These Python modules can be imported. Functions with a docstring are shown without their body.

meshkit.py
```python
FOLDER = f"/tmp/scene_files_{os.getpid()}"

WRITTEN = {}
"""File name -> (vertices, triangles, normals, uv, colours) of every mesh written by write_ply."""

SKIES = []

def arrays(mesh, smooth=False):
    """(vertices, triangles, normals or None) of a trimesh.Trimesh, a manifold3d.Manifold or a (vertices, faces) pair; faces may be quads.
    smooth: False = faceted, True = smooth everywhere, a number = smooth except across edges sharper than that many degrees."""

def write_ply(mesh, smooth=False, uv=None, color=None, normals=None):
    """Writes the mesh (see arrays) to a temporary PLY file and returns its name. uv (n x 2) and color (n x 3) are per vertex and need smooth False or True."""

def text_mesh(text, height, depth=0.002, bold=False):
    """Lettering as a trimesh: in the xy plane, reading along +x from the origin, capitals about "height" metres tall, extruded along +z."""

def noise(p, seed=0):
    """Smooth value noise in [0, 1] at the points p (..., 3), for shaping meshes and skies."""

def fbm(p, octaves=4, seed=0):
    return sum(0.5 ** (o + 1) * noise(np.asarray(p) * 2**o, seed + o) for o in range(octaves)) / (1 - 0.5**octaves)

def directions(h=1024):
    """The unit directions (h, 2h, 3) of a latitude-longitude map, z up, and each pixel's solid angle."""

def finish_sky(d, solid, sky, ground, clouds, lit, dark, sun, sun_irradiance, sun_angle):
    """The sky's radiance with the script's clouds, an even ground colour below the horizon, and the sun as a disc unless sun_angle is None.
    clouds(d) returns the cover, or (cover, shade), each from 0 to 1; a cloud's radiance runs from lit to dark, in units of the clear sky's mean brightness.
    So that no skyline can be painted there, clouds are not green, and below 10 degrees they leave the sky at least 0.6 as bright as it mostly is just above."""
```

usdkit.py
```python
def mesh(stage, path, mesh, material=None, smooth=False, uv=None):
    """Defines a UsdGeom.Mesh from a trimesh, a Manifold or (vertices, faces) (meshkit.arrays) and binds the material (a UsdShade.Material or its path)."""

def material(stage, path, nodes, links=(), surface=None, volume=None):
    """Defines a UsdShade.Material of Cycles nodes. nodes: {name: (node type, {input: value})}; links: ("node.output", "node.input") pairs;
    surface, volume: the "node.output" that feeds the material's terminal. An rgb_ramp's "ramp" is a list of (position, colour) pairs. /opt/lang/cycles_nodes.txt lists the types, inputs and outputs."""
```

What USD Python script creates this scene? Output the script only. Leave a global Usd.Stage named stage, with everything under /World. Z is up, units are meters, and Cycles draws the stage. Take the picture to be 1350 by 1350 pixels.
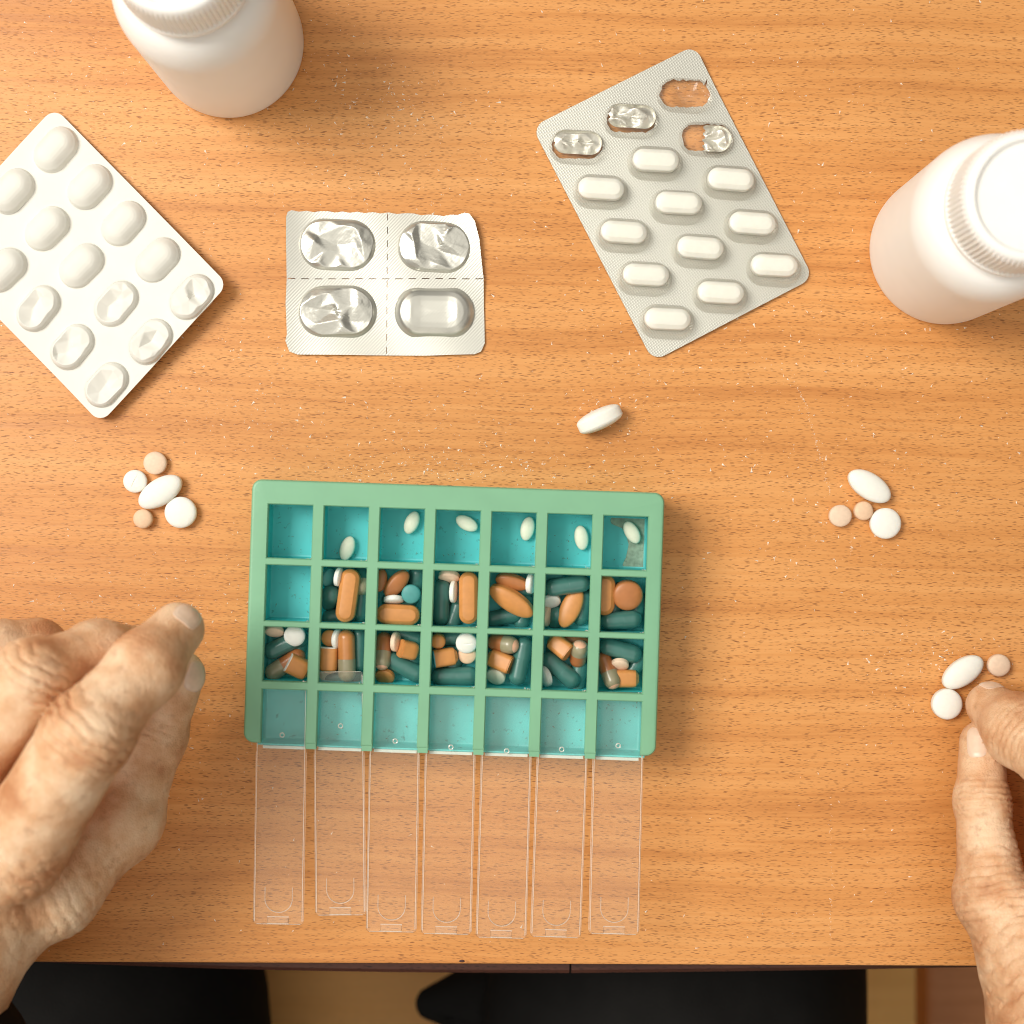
import math, random
import numpy as np, trimesh
import usdkit, meshkit
from manifold3d import Manifold, CrossSection, FillRule, Mesh as MMesh
from shapely.geometry import Polygon, box as sbox
from shapely import affinity
from shapely.ops import unary_union
from scipy.interpolate import LinearNDInterpolator
from scipy.ndimage import gaussian_filter
from pxr import Usd, UsdGeom, UsdLux, UsdShade, Gf, Sdf

stage = Usd.Stage.CreateInMemory()
UsdGeom.SetStageUpAxis(stage, 'Z')
UsdGeom.SetStageMetersPerUnit(stage, 1.0)
UsdGeom.Xform.Define(stage, '/World')
rng = np.random.default_rng(7)
random.seed(7)

# ------------------------------------------------------------------ camera, lamps, exposure
T = 0.75          # table top height
H = 0.48          # camera above the table top
S = 0.00025       # metres per photograph pixel on the table top
cam = UsdGeom.Camera.Define(stage, '/World/camera')
cam.AddTranslateOp().Set(Gf.Vec3d(0, 0, T + H))
cam.CreateFocalLengthAttr(35.0)
cam.CreateHorizontalApertureAttr(35.0 * 1350 * S / H)
cam.CreateFStopAttr(5.6)
cam.CreateFocusDistanceAttr(H - 0.006)
cam.CreateExposureAttr(0.0)


def rect_light(name, loc, target, w, h, power, color):
    l = UsdLux.RectLight.Define(stage, '/World/' + name)
    l.CreateWidthAttr(w); l.CreateHeightAttr(h)
    l.CreateIntensityAttr(power); l.CreateColorAttr(Gf.Vec3f(*color))
    z = np.array(loc, float) - np.array(target, float); z /= np.linalg.norm(z)
    x = np.cross([0, 1, 0.01], z); x /= np.linalg.norm(x); y = np.cross(z, x)
    m = Gf.Matrix4d(*x, 0, *y, 0, *z, 0, *map(float, loc), 1)
    l.AddTransformOp().Set(m)


rect_light('window_lamp', (-1.08, 0.42, T + 1.50), (0, 0, T), 0.80, 0.80, 16.4, (1.0, 0.96, 0.885))
rect_light('overhead_fill', (-0.35, 0.25, T + 1.9), (0, 0, T), 3.4, 3.4, 1.02, (1.0, 0.95, 0.86))  # added fill panel overhead, softens shadows and brightens the foil
rect_light('room_fill', (0.5, -2.1, T + 1.2), (0, 0, T), 2.4, 1.6, 1.7, (1.0, 0.93, 0.82))  # added fill standing in for bright room walls, lifts the bottle sides

# ------------------------------------------------------------------ helpers
used = {}


def numbered(path):
    n = used.get(path, 0); used[path] = n + 1
    return path if n == 0 else f'{path}_{n:03d}'


def at(px, py, h=0.0):
    k = S * (H - h) / H
    return np.array([(px - 675) * k, (675 - py) * k, T + h])


def tag(prim, label=None, cat=None, group=None, kind=None):
    p = prim.GetPrim() if hasattr(prim, 'GetPrim') else prim
    for k, v in (('label', label), ('category', cat), ('group', group), ('kind', kind)):
        if v:
            p.SetCustomDataByKey(k, v)
    return p


BASE = {}


def thing(name, loc, label, cat, group=None, rotz=0.0):
    path = numbered('/World/' + name)
    x = UsdGeom.Xform.Define(stage, path)
    x.AddTranslateOp().Set(Gf.Vec3d(*map(float, loc)))
    if rotz:
        x.AddRotateZOp().Set(math.degrees(rotz))
    tag(x, label, cat, group)
    BASE[path] = np.array(loc, float)
    return path


def obj(name, mesh, mat, parent=None, smooth=35, loc=None):
    """One mesh prim. mesh is in world coordinates; the prim is placed at loc (top level) or lives in its thing's frame."""
    v, f = (np.array(mesh.vertices), np.array(mesh.faces)) if hasattr(mesh, 'vertices') else meshkit.arrays(mesh)[:2]
    if parent is None:
        path = numbered('/World/' + name)
        if loc is None:
            loc = np.array([*((v.min(0) + v.max(0)) / 2)[:2], v[:, 2].min()])
        b = np.array(loc, float)
    else:
        path = numbered(parent + '/' + name)
        b = BASE[parent]
    BASE[path] = b
    m = usdkit.mesh(stage, path, trimesh.Trimesh(v - b, f, process=False), M[mat], smooth=smooth)
    if parent is None:
        m.AddTranslateOp().Set(Gf.Vec3d(*map(float, b)))
    return path


def single(name, mesh, mat, label, cat, group=None, kind=None, smooth=35):
    p = obj(name, mesh, mat, None, smooth)
    tag(stage.GetPrimAtPath(p), label, cat, group, kind)
    return p


def tm(m):
    a = m.to_mesh()
    return trimesh.Trimesh(a.vert_properties[:, :3].astype(float), a.tri_verts, process=False)


def rot(axis, a):
    return trimesh.transformations.rotation_matrix(a, axis)[:3, :3]


def place(m, R=None, loc=(0, 0, 0)):
    m = m.copy()
    v = np.array(m.vertices)
    if R is not None:
        v = v @ R.T
    m.vertices = v + np.asarray(loc)
    return m


cat_mesh = trimesh.util.concatenate


def bx(x0, x1, y0, y1, z0, z1):
    return trimesh.creation.box(bounds=[[x0, y0, z0], [x1, y1, z1]])


def rings_mesh(rings):
    """rings: (k, n, 3) closed loops, capped where a ring has collapsed; faces outward when rings run from top to bottom."""
    rings = np.asarray(rings); k, n = rings.shape[:2]
    i, j = np.meshgrid(np.arange(k - 1), np.arange(n), indexing='ij')
    a, b, c, d = i * n + j, i * n + (j + 1) % n, (i + 1) * n + (j + 1) % n, (i + 1) * n + j
    q = np.stack([a, d, c, b], -1).reshape(-1, 4)
    f = np.vstack([q[:, [0, 1, 2]], q[:, [0, 2, 3]]])
    m = trimesh.Trimesh(rings.reshape(-1, 3), f, process=False)
    m.merge_vertices()
    m.update_faces(m.nondegenerate_faces())
    return m


def stadium(L, R, n=72):
    """unit loop: centre offsets c and directions d so that a point at r is c + r*R*d."""
    hs = max(L / 2 - R, 0.0); q = np.pi * R / 2; per_ = 4 * hs + 4 * q
    out_c, out_d = [], []
    for t in (np.arange(n) + .5) / n * per_:
        if t < q: ang_, cx = t / R, hs
        elif t < q + 2 * hs: ang_, cx = np.pi / 2, hs - (t - q)
        elif t < 3 * q + 2 * hs: ang_, cx = (t - 2 * hs) / R, -hs
        elif t < 3 * q + 4 * hs: ang_, cx = 1.5 * np.pi, -hs + (t - 3 * q - 2 * hs)
        else: ang_, cx = (t - 4 * hs) / R, hs
        out_c.append((cx, 0.0)); out_d.append((math.cos(ang_), math.sin(ang_)))
    return np.array(out_c), np.array(out_d)


def profile_solid(L, W, prof, kind='ellipse', n=48):
    """prof: (r, z) from the top centre to the bottom centre."""
    if kind == 'ellipse':
        th = np.arange(n) * 2 * np.pi / n
        o = np.stack([np.cos(th) * L / 2, np.sin(th) * W / 2], 1)
        rings = [np.column_stack([o * r, np.full(n, z)]) for r, z in prof]
    else:
        c, d = stadium(L, W / 2, n)
        rings = [np.column_stack([c + d * r * W / 2, np.full(n, z)]) for r, z in prof]
    return rings_mesh(rings)


def tablet(L, W, thick, band=0.45, kind='ellipse', n=56, k=9):
    """biconvex tablet, z = 0 in its middle."""
    hb, ht = thick * band / 2, thick / 2
    up = [(math.sin(a), hb + (ht - hb) * math.cos(a) ** 1.0) for a in np.linspace(0, math.pi / 2 * 0.93, k)]
    up = [(r * 0.97 / up[-1][0], z) for r, z in up] + [(1.0, hb * 0.92)]
    return profile_solid(L, W, up + [(r, -z) for r, z in up[::-1]], kind, n)


def oblong(L, W, thick, n=64):
    """caplet with a broad flat side band, chamfer and gently domed face."""
    t = thick / 2
    up = [(0, t), (.3, t * .99), (.56, t * .96), (.60, t * .945), (.90, t * .66), (.96, t * .57), (1.0, t * .44)]
    return profile_solid(L, W, up + [(r, -z) for r, z in up[::-1]], 'stadium', n)


def lathe_x(prof, n=40):
    """prof: (x, r) along +x; closed solid of revolution about x."""
    th = np.arange(n) * 2 * np.pi / n
    rings = [np.column_stack([np.full(n, x), r * np.cos(th), r * np.sin(th)]) for x, r in prof[::-1]]
    return rings_mesh(rings)


def half_capsule(L0, R, sign, n=40):
    """from a cut at x = 0 to a round end at |x| = L0."""
    a = np.linspace(0, np.pi / 2, 10)
    prof = [(0.0, 0.0), (0.0, R * .985), (0.0003, R)] + [(L0 - R + R * math.sin(t), R * math.cos(t)) for t in a]
    m = lathe_x(prof, n)
    if sign < 0:
        m = place(m, rot([0, 0, 1], math.pi))
    return m


def tube(points, r, n=8):
    from_pts = np.asarray(points, float)
    t = np.gradient(from_pts, axis=0); t /= np.linalg.norm(t, axis=1, keepdims=True)
    up = np.array([0, 0, 1.0]); a = np.cross(t, up); a /= np.linalg.norm(a, axis=1, keepdims=True) + 1e-12
    b = np.cross(t, a)
    th = np.arange(n) * 2 * np.pi / n
    rings = [p + r * (np.cos(th)[:, None] * aa + np.sin(th)[:, None] * bb) for p, aa, bb in zip(from_pts, a, b)]
    rings = [np.repeat(from_pts[:1], n, 0)] + rings + [np.repeat(from_pts[-1:], n, 0)]
    m = rings_mesh(np.array(rings))
    m.fix_normals()
    return m


def rounded_layers(fp, layers):
    """fp(inset) -> list of 2-D points (same count); layers: (inset, z) from the top down, capped."""
    rings = []
    for inset, z in layers:
        p = np.asarray(fp(inset)); rings.append(np.column_stack([p, np.full(len(p), z)]))
    c0 = rings[0].mean(0); c1 = rings[-1].mean(0)
    rings = [np.repeat([c0], len(rings[0]), 0)] + rings + [np.repeat([c1], len(rings[0]), 0)]
    return rings_mesh(np.array(rings))


def rrect(hw, hh, r, n=6):
    def fp(inset):
        w, h, rr = hw - inset, hh - inset, max(r - inset, 1e-5)
        out = []
        for cx, cy, a0 in ((w - rr, h - rr, 0), (-w + rr, h - rr, 90), (-w + rr, -h + rr, 180), (w - rr, -h + rr, 270)):
            for k in range(n + 1):
                a = math.radians(a0 + 90 * k / n); out.append((cx + rr * math.cos(a), cy + rr * math.sin(a)))
        return out
    return fp


# ------------------------------------------------------------------ materials
M = {}


def plain(name, color, rough=0.45, spec=0.5, sss=0.0, sscale=0.002, sradius=(1, .6, .4), var=0.06, vscale=120, bump=0.0, bscale=900, metal=0.0, coat=0.0):
    c = np.array(color, float)
    nodes = {'g': ('geometry', {}),
             'n': ('noise_texture', {'scale': vscale, 'detail': 3.0}),
             'r': ('rgb_ramp', {'ramp': [(0.25, tuple(c * (1 - var))), (0.75, tuple(np.minimum(c * (1 + var), 1)))]}),
             'p': ('principled_bsdf', {'roughness': rough, 'specular_ior_level': spec, 'subsurface_weight': sss, 'subsurface_scale': sscale,
                                       'subsurface_radius': sradius, 'metallic': metal, 'coat_weight': coat, 'coat_roughness': 0.2})}
    links = [('g.position', 'n.vector'), ('n.fac', 'r.fac'), ('r.color', 'p.base_color')]
    if bump:
        nodes['bn'] = ('noise_texture', {'scale': bscale, 'detail': 3.0})
        nodes['b'] = ('bump', {'strength': bump, 'distance': 0.0004})
        links += [('g.position', 'bn.vector'), ('bn.fac', 'b.height'), ('b.normal', 'p.normal')]
    M[name] = usdkit.material(stage, '/World/Looks/' + name, nodes, links, surface='p.BSDF')


def clear(name, tint, haze, haze_color, rough=0.08, ior=1.45, gloss=1.0):
    nodes = {'t': ('transparent_bsdf', {'color': tint}), 'd': ('diffuse_bsdf', {'color': haze_color}),
             'm': ('mix_closure', {'fac': haze}), 'f': ('fresnel', {'IOR': ior}), 's': ('math', {'math_type': 'multiply', 'value2': gloss}),
             'g': ('glossy_bsdf', {'color': (1, 1, 1), 'roughness': rough}), 'm2': ('mix_closure', {})}
    links = [('t.BSDF', 'm.closure1'), ('d.BSDF', 'm.closure2'), ('f.fac', 's.value1'), ('s.value', 'm2.fac'), ('m.closure', 'm2.closure1'), ('g.BSDF', 'm2.closure2')]
    M[name] = usdkit.material(stage, '/World/Looks/' + name, nodes, links, surface='m2.closure')


def foil(name, color, rough, metal, kind, period, strength, angle):
    """metal foil with a fine rolled-in relief."""
    sc = 2 * math.pi / (20 * period)
    nodes = {'g': ('geometry', {}), 'mp': ('mapping', {'rotation': (0, 0, angle)}),
             'w': ('wave_texture', {'wave_type': 'bands', 'bands_direction': 'x', 'scale': sc, 'detail': 0.0}),
             'w2': ('wave_texture', {'wave_type': 'bands', 'bands_direction': 'y', 'scale': sc, 'detail': 0.0}),
             'a': ('math', {'math_type': 'multiply'}),
             'n': ('noise_texture', {'scale': 260.0, 'detail': 4.0}), 'n2': ('noise_texture', {'scale': 30.0, 'detail': 3.0}),
             'a2': ('math', {'math_type': 'multiply_add', 'value2': 0.35}),
             'b': ('bump', {'strength': strength, 'distance': 0.00012}),
             'r': ('map_range', {'from_min': .3, 'from_max': .7, 'to_min': rough * .8, 'to_max': rough * 1.25, 'clamp': True}),
             'p': ('principled_bsdf', {'base_color': color, 'metallic': metal})}
    links = [('g.position', 'mp.vector'), ('mp.vector', 'w.vector'), ('mp.vector', 'w2.vector'), ('g.position', 'n.vector'), ('g.position', 'n2.vector'),
             ('n2.fac', 'r.value'), ('r.result', 'p.roughness')]
    if kind == 'cross':
        links += [('w.fac', 'a.value1'), ('w2.fac', 'a.value2'), ('a.value', 'a2.value3')]
    else:
        links += [('w.fac', 'a2.value3')]
    links += [('n.fac', 'a2.value1'), ('a2.value', 'b.height'), ('b.normal', 'p.normal')]
    M[name] = usdkit.material(stage, '/World/Looks/' + name, nodes, links, surface='p.BSDF')


def wood(name, light, mid, dark, fleck, rough=0.42, fleck_amount=1.0):
    nd = {'g': ('geometry', {}),
          'mp': ('mapping', {'rotation': (0, 0, 0.012)}),
          'wn': ('noise_texture', {'scale': 5.0, 'detail': 2.0}),
          'ws': ('vector_math', {'math_type': 'multiply', 'vector2': (0.0, 0.016, 0.0)}),
          'wp': ('vector_math', {'math_type': 'add'}),
          'm1': ('mapping', {'scale': (3.0, 85.0, 1.0)}), 'n1': ('noise_texture', {'scale': 1.0, 'detail': 5.0, 'roughness': 0.62}),
          'm2': ('mapping', {'scale': (75.0, 1500.0, 1.0)}), 'n2': ('noise_texture', {'scale': 1.0, 'detail': 3.0, 'roughness': 0.6}),
          'n3': ('noise_texture', {'scale': 9.0, 'detail': 3.0}),
          'm5': ('mapping', {'scale': (9.0, 330.0, 1.0)}), 'n5': ('noise_texture', {'scale': 1.0, 'detail': 4.0, 'roughness': 0.65}),
          'ad': ('math', {'math_type': 'multiply_add', 'value2': 0.34}),
          'ad2': ('math', {'math_type': 'multiply_add', 'value2': 0.30}),
          'ad3': ('math', {'math_type': 'multiply_add', 'value2': 0.58}),
          'r1': ('rgb_ramp', {'ramp': [(0.72, dark), (0.97, mid), (1.28, light)]}),
          'sc': ('math', {'math_type': 'multiply', 'value2': 1.0}),
          # flecks
          'm3': ('mapping', {'scale': (350.0, 2500.0, 1.0)}), 'v3': ('voronoi_texture', {'scale': 1.0, 'dimensions': '2D', 'feature': 'f1', 'randomness': 1.0}),
          'rg': ('math', {'math_type': 'multiply_add', 'value2': 0.45}), 's3': ('separate_color', {}), 'th': ('math', {'math_type': 'multiply_add', 'value2': 0.46, 'value3': 0.06}),
          'sb': ('math', {'math_type': 'subtract'}), 'fl': ('map_range', {'from_min': -0.06, 'from_max': 0.10, 'to_min': 0.0, 'to_max': 1.0, 'clamp': True}),
          'm4': ('mapping', {'scale': (310.0, 2100.0, 1.0)}), 'v4': ('voronoi_texture', {'scale': 1.0, 'dimensions': '2D', 'feature': 'f1', 'randomness': 1.0}),
          's4': ('separate_color', {}), 'th4': ('math', {'math_type': 'multiply_add', 'value2': 0.5, 'value3': -0.14}),
          'sb4': ('math', {'math_type': 'subtract'}), 'fl4': ('map_range', {'from_min': -0.05, 'from_max': 0.2, 'to_min': 0.0, 'to_max': 0.5, 'clamp': True}),
          'fk': ('math', {'math_type': 'maximum'}), 'dens': ('map_range', {'from_min': .32, 'from_max': .66, 'to_min': .62 * fleck_amount, 'to_max': .95 * fleck_amount, 'clamp': True}),
          'fm': ('math', {'math_type': 'multiply'}),
          'mx': ('mix', {'color2': fleck}),
          'bh': ('math', {'math_type': 'multiply_add', 'value2': -0.8}),
          'b': ('bump', {'strength': 0.28, 'distance': 0.00015}),
          'rr': ('map_range', {'from_min': .3, 'from_max': .7, 'to_min': rough - .05, 'to_max': rough + .08}),
          'p': ('principled_bsdf', {'specular_ior_level': 0.35})}
    lk = [('g.position', 'mp.vector'), ('mp.vector', 'wn.vector'), ('wn.color', 'ws.vector1'), ('ws.vector', 'wp.vector2'), ('mp.vector', 'wp.vector1'),
          ('wp.vector', 'm1.vector'), ('m1.vector', 'n1.vector'), ('wp.vector', 'm2.vector'), ('m2.vector', 'n2.vector'), ('mp.vector', 'n3.vector'),
          ('wp.vector', 'm5.vector'), ('m5.vector', 'n5.vector'),
          ('n2.fac', 'ad.value1'), ('n1.fac', 'ad.value3'), ('n3.fac', 'ad2.value1'), ('ad.value', 'ad2.value3'),
          ('n5.fac', 'ad3.value1'), ('ad2.value', 'ad3.value3'), ('ad3.value', 'sc.value1'),
          ('sc.value', 'r0.value'), ('r0.result', 'r1.fac'),
          ('wp.vector', 'm3.vector'), ('m3.vector', 'v3.vector'), ('v3.color', 's3.color'), ('s3.r', 'th.value1'), ('th.value', 'sb.value1'), ('v3.distance', 'rg.value3'), ('n2.fac', 'rg.value1'), ('rg.value', 'sb.value2'), ('sb.value', 'fl.value'),
          ('wp.vector', 'm4.vector'), ('m4.vector', 'v4.vector'), ('v4.color', 's4.color'), ('s4.r', 'th4.value1'), ('th4.value', 'sb4.value1'), ('v4.distance', 'sb4.value2'), ('sb4.value', 'fl4.value'),
          ('fl.result', 'fk.value1'), ('fl4.result', 'fk.value2'), ('n1.fac', 'dens.value'), ('fk.value', 'fm.value1'), ('dens.result', 'fm.value2'),
          ('fm.value', 'mx.fac'), ('r1.color', 'mx.color1'), ('mx.color', 'p.base_color'),
          ('fk.value', 'bh.value1'), ('n2.fac', 'bh.value3'), ('bh.value', 'b.height'), ('b.normal', 'p.normal'), ('n5.fac', 'rr.value'), ('rr.result', 'p.roughness')]
    nd['r0'] = ('map_range', {'from_min': 0.80, 'from_max': 1.42, 'to_min': 0.0, 'to_max': 1.0, 'clamp': True})
    nd['r1'] = ('rgb_ramp', {'ramp': [(0.08, dark), (0.46, mid), (0.92, light)]})
    M[name] = usdkit.material(stage, '/World/Looks/' + name, nd, lk, surface='p.BSDF')


def skin(name):
    nd = {'g': ('geometry', {}),
          'n1': ('noise_texture', {'scale': 55.0, 'detail': 4.0, 'roughness': 0.6}),
          'r1': ('rgb_ramp', {'ramp': [(0.34, (0.55, 0.250, 0.115)), (0.48, (0.725, 0.425, 0.235)), (0.64, (0.86, 0.61, 0.40))]}),
          'n2': ('noise_texture', {'scale': 300.0, 'detail': 3.0}), 'r2': ('map_range', {'from_min': .58, 'from_max': .72, 'to_min': 0.0, 'to_max': .35, 'clamp': True}),
          'mx': ('mix', {'color2': (0.40, 0.19, 0.10)}),
          'v': ('voronoi_texture', {'scale': 1150.0, 'feature': 'distance_to_edge', 'randomness': 1.0}),
          'vm': ('map_range', {'from_min': 0.0, 'from_max': 0.16, 'to_min': 0.0, 'to_max': 1.0, 'clamp': True}),
          'mp': ('mapping', {'scale': (900.0, 260.0, 500.0), 'rotation': (0, 0, 0.6)}), 'n3': ('noise_texture', {'scale': 1.0, 'detail': 4.0, 'roughness': 0.65}),
          'a': ('math', {'math_type': 'multiply_add', 'value2': 0.45}),
          'b': ('bump', {'strength': 0.5, 'distance': 0.00045}),
          'p': ('principled_bsdf', {'roughness': 0.5, 'specular_ior_level': 0.4, 'subsurface_weight': 0.12, 'subsurface_scale': 0.0010, 'subsurface_radius': (1.0, 0.4, 0.22)})}
    lk = [('g.position', 'n1.vector'), ('n1.fac', 'r1.fac'), ('g.position', 'n2.vector'), ('n2.fac', 'r2.value'), ('r2.result', 'mx.fac'), ('r1.color', 'mx.color1'), ('mx.color', 'p.base_color'),
          ('g.position', 'v.vector'), ('v.distance', 'vm.value'), ('g.position', 'mp.vector'), ('mp.vector', 'n3.vector'), ('vm.result', 'a.value1'), ('n3.fac', 'a.value3'),
          ('a.value', 'b.height'), ('b.normal', 'p.normal')]
    M[name] = usdkit.material(stage, '/World/Looks/' + name, nd, lk, surface='p.BSDF')


def dirty_plastic(name, color, dirt, amount, rough=0.4, trans=0.25):
    c = np.array(color, float)
    nd = {'g': ('geometry', {}), 'n': ('noise_texture', {'scale': 420.0, 'detail': 5.0, 'roughness': 0.7}),
          'n0': ('noise_texture', {'scale': 70.0, 'detail': 2.0}),
          'r': ('map_range', {'from_min': .61, 'from_max': .70, 'to_min': 0.0, 'to_max': amount, 'clamp': True}),
          'c': ('rgb_ramp', {'ramp': [(.3, tuple(c * .90)), (.7, tuple(c * 1.08))]}), 'm': ('mix', {'color2': dirt}),
          'p': ('principled_bsdf', {'roughness': rough}), 't': ('translucent_bsdf', {}), 'x': ('mix_closure', {'fac': trans})}
    lk = [('g.position', 'n.vector'), ('g.position', 'n0.vector'), ('n.fac', 'r.value'), ('n0.fac', 'c.fac'), ('c.color', 'm.color1'), ('r.result', 'm.fac'), ('m.color', 'p.base_color'), ('m.color', 't.color'),
          ('p.BSDF', 'x.closure1'), ('t.BSDF', 'x.closure2')]
    M[name] = usdkit.material(stage, '/World/Looks/' + name, nd, lk, surface='x.closure')


wood('beech', (0.75, 0.365, 0.125), (0.655, 0.285, 0.082), (0.52, 0.200, 0.050), (0.17, 0.052, 0.015))
wood('dark_red_wood', (0.11, 0.04, 0.025), (0.08, 0.028, 0.018), (0.05, 0.018, 0.012), (0.015, 0.006, 0.004), 0.5)
wood('stool_wood', (0.52, 0.23, 0.09), (0.44, 0.18, 0.065), (0.36, 0.13, 0.045), (0.12, 0.045, 0.02), 0.5, 0.4)
wood('floor_wood', (0.90, 0.60, 0.20), (0.84, 0.53, 0.16), (0.74, 0.44, 0.12), (0.4, 0.2, 0.09), 0.5, 0.4)
plain('white_plastic', (0.965, 0.95, 0.91), 0.45, sss=0.15, sscale=0.003, sradius=(1, .8, .6), var=0.015, bump=0.05, bscale=300)
plain('blister_white', (0.76, 0.75, 0.69), 0.55, spec=0.2, var=0.02, bump=0.05, bscale=500)
plain('tablet_white', (0.88, 0.865, 0.79), 0.6, sss=0.15, sscale=0.001, var=0.025, vscale=700, bump=0.12, bscale=2600)
plain('tablet_pink', (0.80, 0.545, 0.36), 0.6, var=0.06, vscale=900, bump=0.12, bscale=2600)
plain('tablet_peach', (0.80, 0.60, 0.44), 0.6, var=0.06, vscale=900, bump=0.12, bscale=2600)
plain('tablet_orange', (0.60, 0.255, 0.072), 0.42, var=0.07, vscale=500, bump=0.08, bscale=2000)
plain('tablet_brown', (0.45, 0.17, 0.055), 0.40, var=0.07, vscale=500, bump=0.06, bscale=2000)
plain('tablet_bounce_tint', (0.74, 0.76, 0.60), 0.5, var=0.04, vscale=900, bump=0.08, bscale=2600)  # pale tablets with cyan bounce light painted into their colour
plain('tablet_teal', (0.07, 0.30, 0.29), 0.5, var=0.07, vscale=700, bump=0.08, bscale=2000)
plain('capsule_teal', (0.050, 0.168, 0.145), 0.33, var=0.10, vscale=260, coat=0.15)
plain('capsule_grey', (0.30, 0.27, 0.17), 0.30, var=0.10, vscale=350, coat=0.2)
plain('capsule_brown', (0.42, 0.15, 0.05), 0.30, var=0.08, vscale=350, coat=0.2)
plain('capsule_orange', (0.52, 0.21, 0.062), 0.33, var=0.08, vscale=350, coat=0.2)
plain('capsule_tip', (0.80, 0.45, 0.30), 0.4, var=0.08, vscale=900)
plain('cyan_core', (0.08, 0.36, 0.40), 0.6, var=0.05)
plain('green_plastic', (0.245, 0.53, 0.325), 0.40, var=0.04, vscale=90, bump=0.06, bscale=1400)
plain('pale_lip', (0.66, 0.74, 0.68), 0.45, var=0.05)
plain('crumb_white', (0.88, 0.80, 0.68), 0.7, var=0.04)
wood('chair_wood', (0.95, 0.50, 0.16), (0.92, 0.46, 0.135), (0.85, 0.39, 0.11), (0.4, 0.2, 0.09), 0.5, 0.4)
plain('dark_cloth', (0.007, 0.0065, 0.006), 0.85, spec=0.2, var=0.25, vscale=60, bump=0.5, bscale=1500)
plain('shoe_leather', (0.02, 0.018, 0.015), 0.5, var=0.1)
plain('fingernail', (0.82, 0.60, 0.45), 0.32, sss=0.2, sscale=0.001, var=0.05, vscale=600)
plain('dirt_stain', (0.27, 0.36, 0.27), 0.7, var=0.3, vscale=700)
dirty_plastic('cyan_plastic_brightened', (0.26, 0.97, 0.97), (0.05, 0.20, 0.18), 0.6, 0.4, 0.45)  # same cyan, brightened in colour to offset light lost under the lids
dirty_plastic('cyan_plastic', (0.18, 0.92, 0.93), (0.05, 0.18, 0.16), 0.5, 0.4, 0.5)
clear('lid_clear', (0.995, 0.99, 0.98), 0.038, (1.0, 0.93, 0.82), 0.15, 1.4, 0.35)
clear('lid_edge', (0.97, 0.95, 0.93), 0.40, (1.0, 0.92, 0.82), 0.15, 1.5)
clear('pocket_clear', (0.985, 0.98, 0.97), 0.05, (0.9, 0.86, 0.78), 0.16, 1.45, 0.5)
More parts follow.
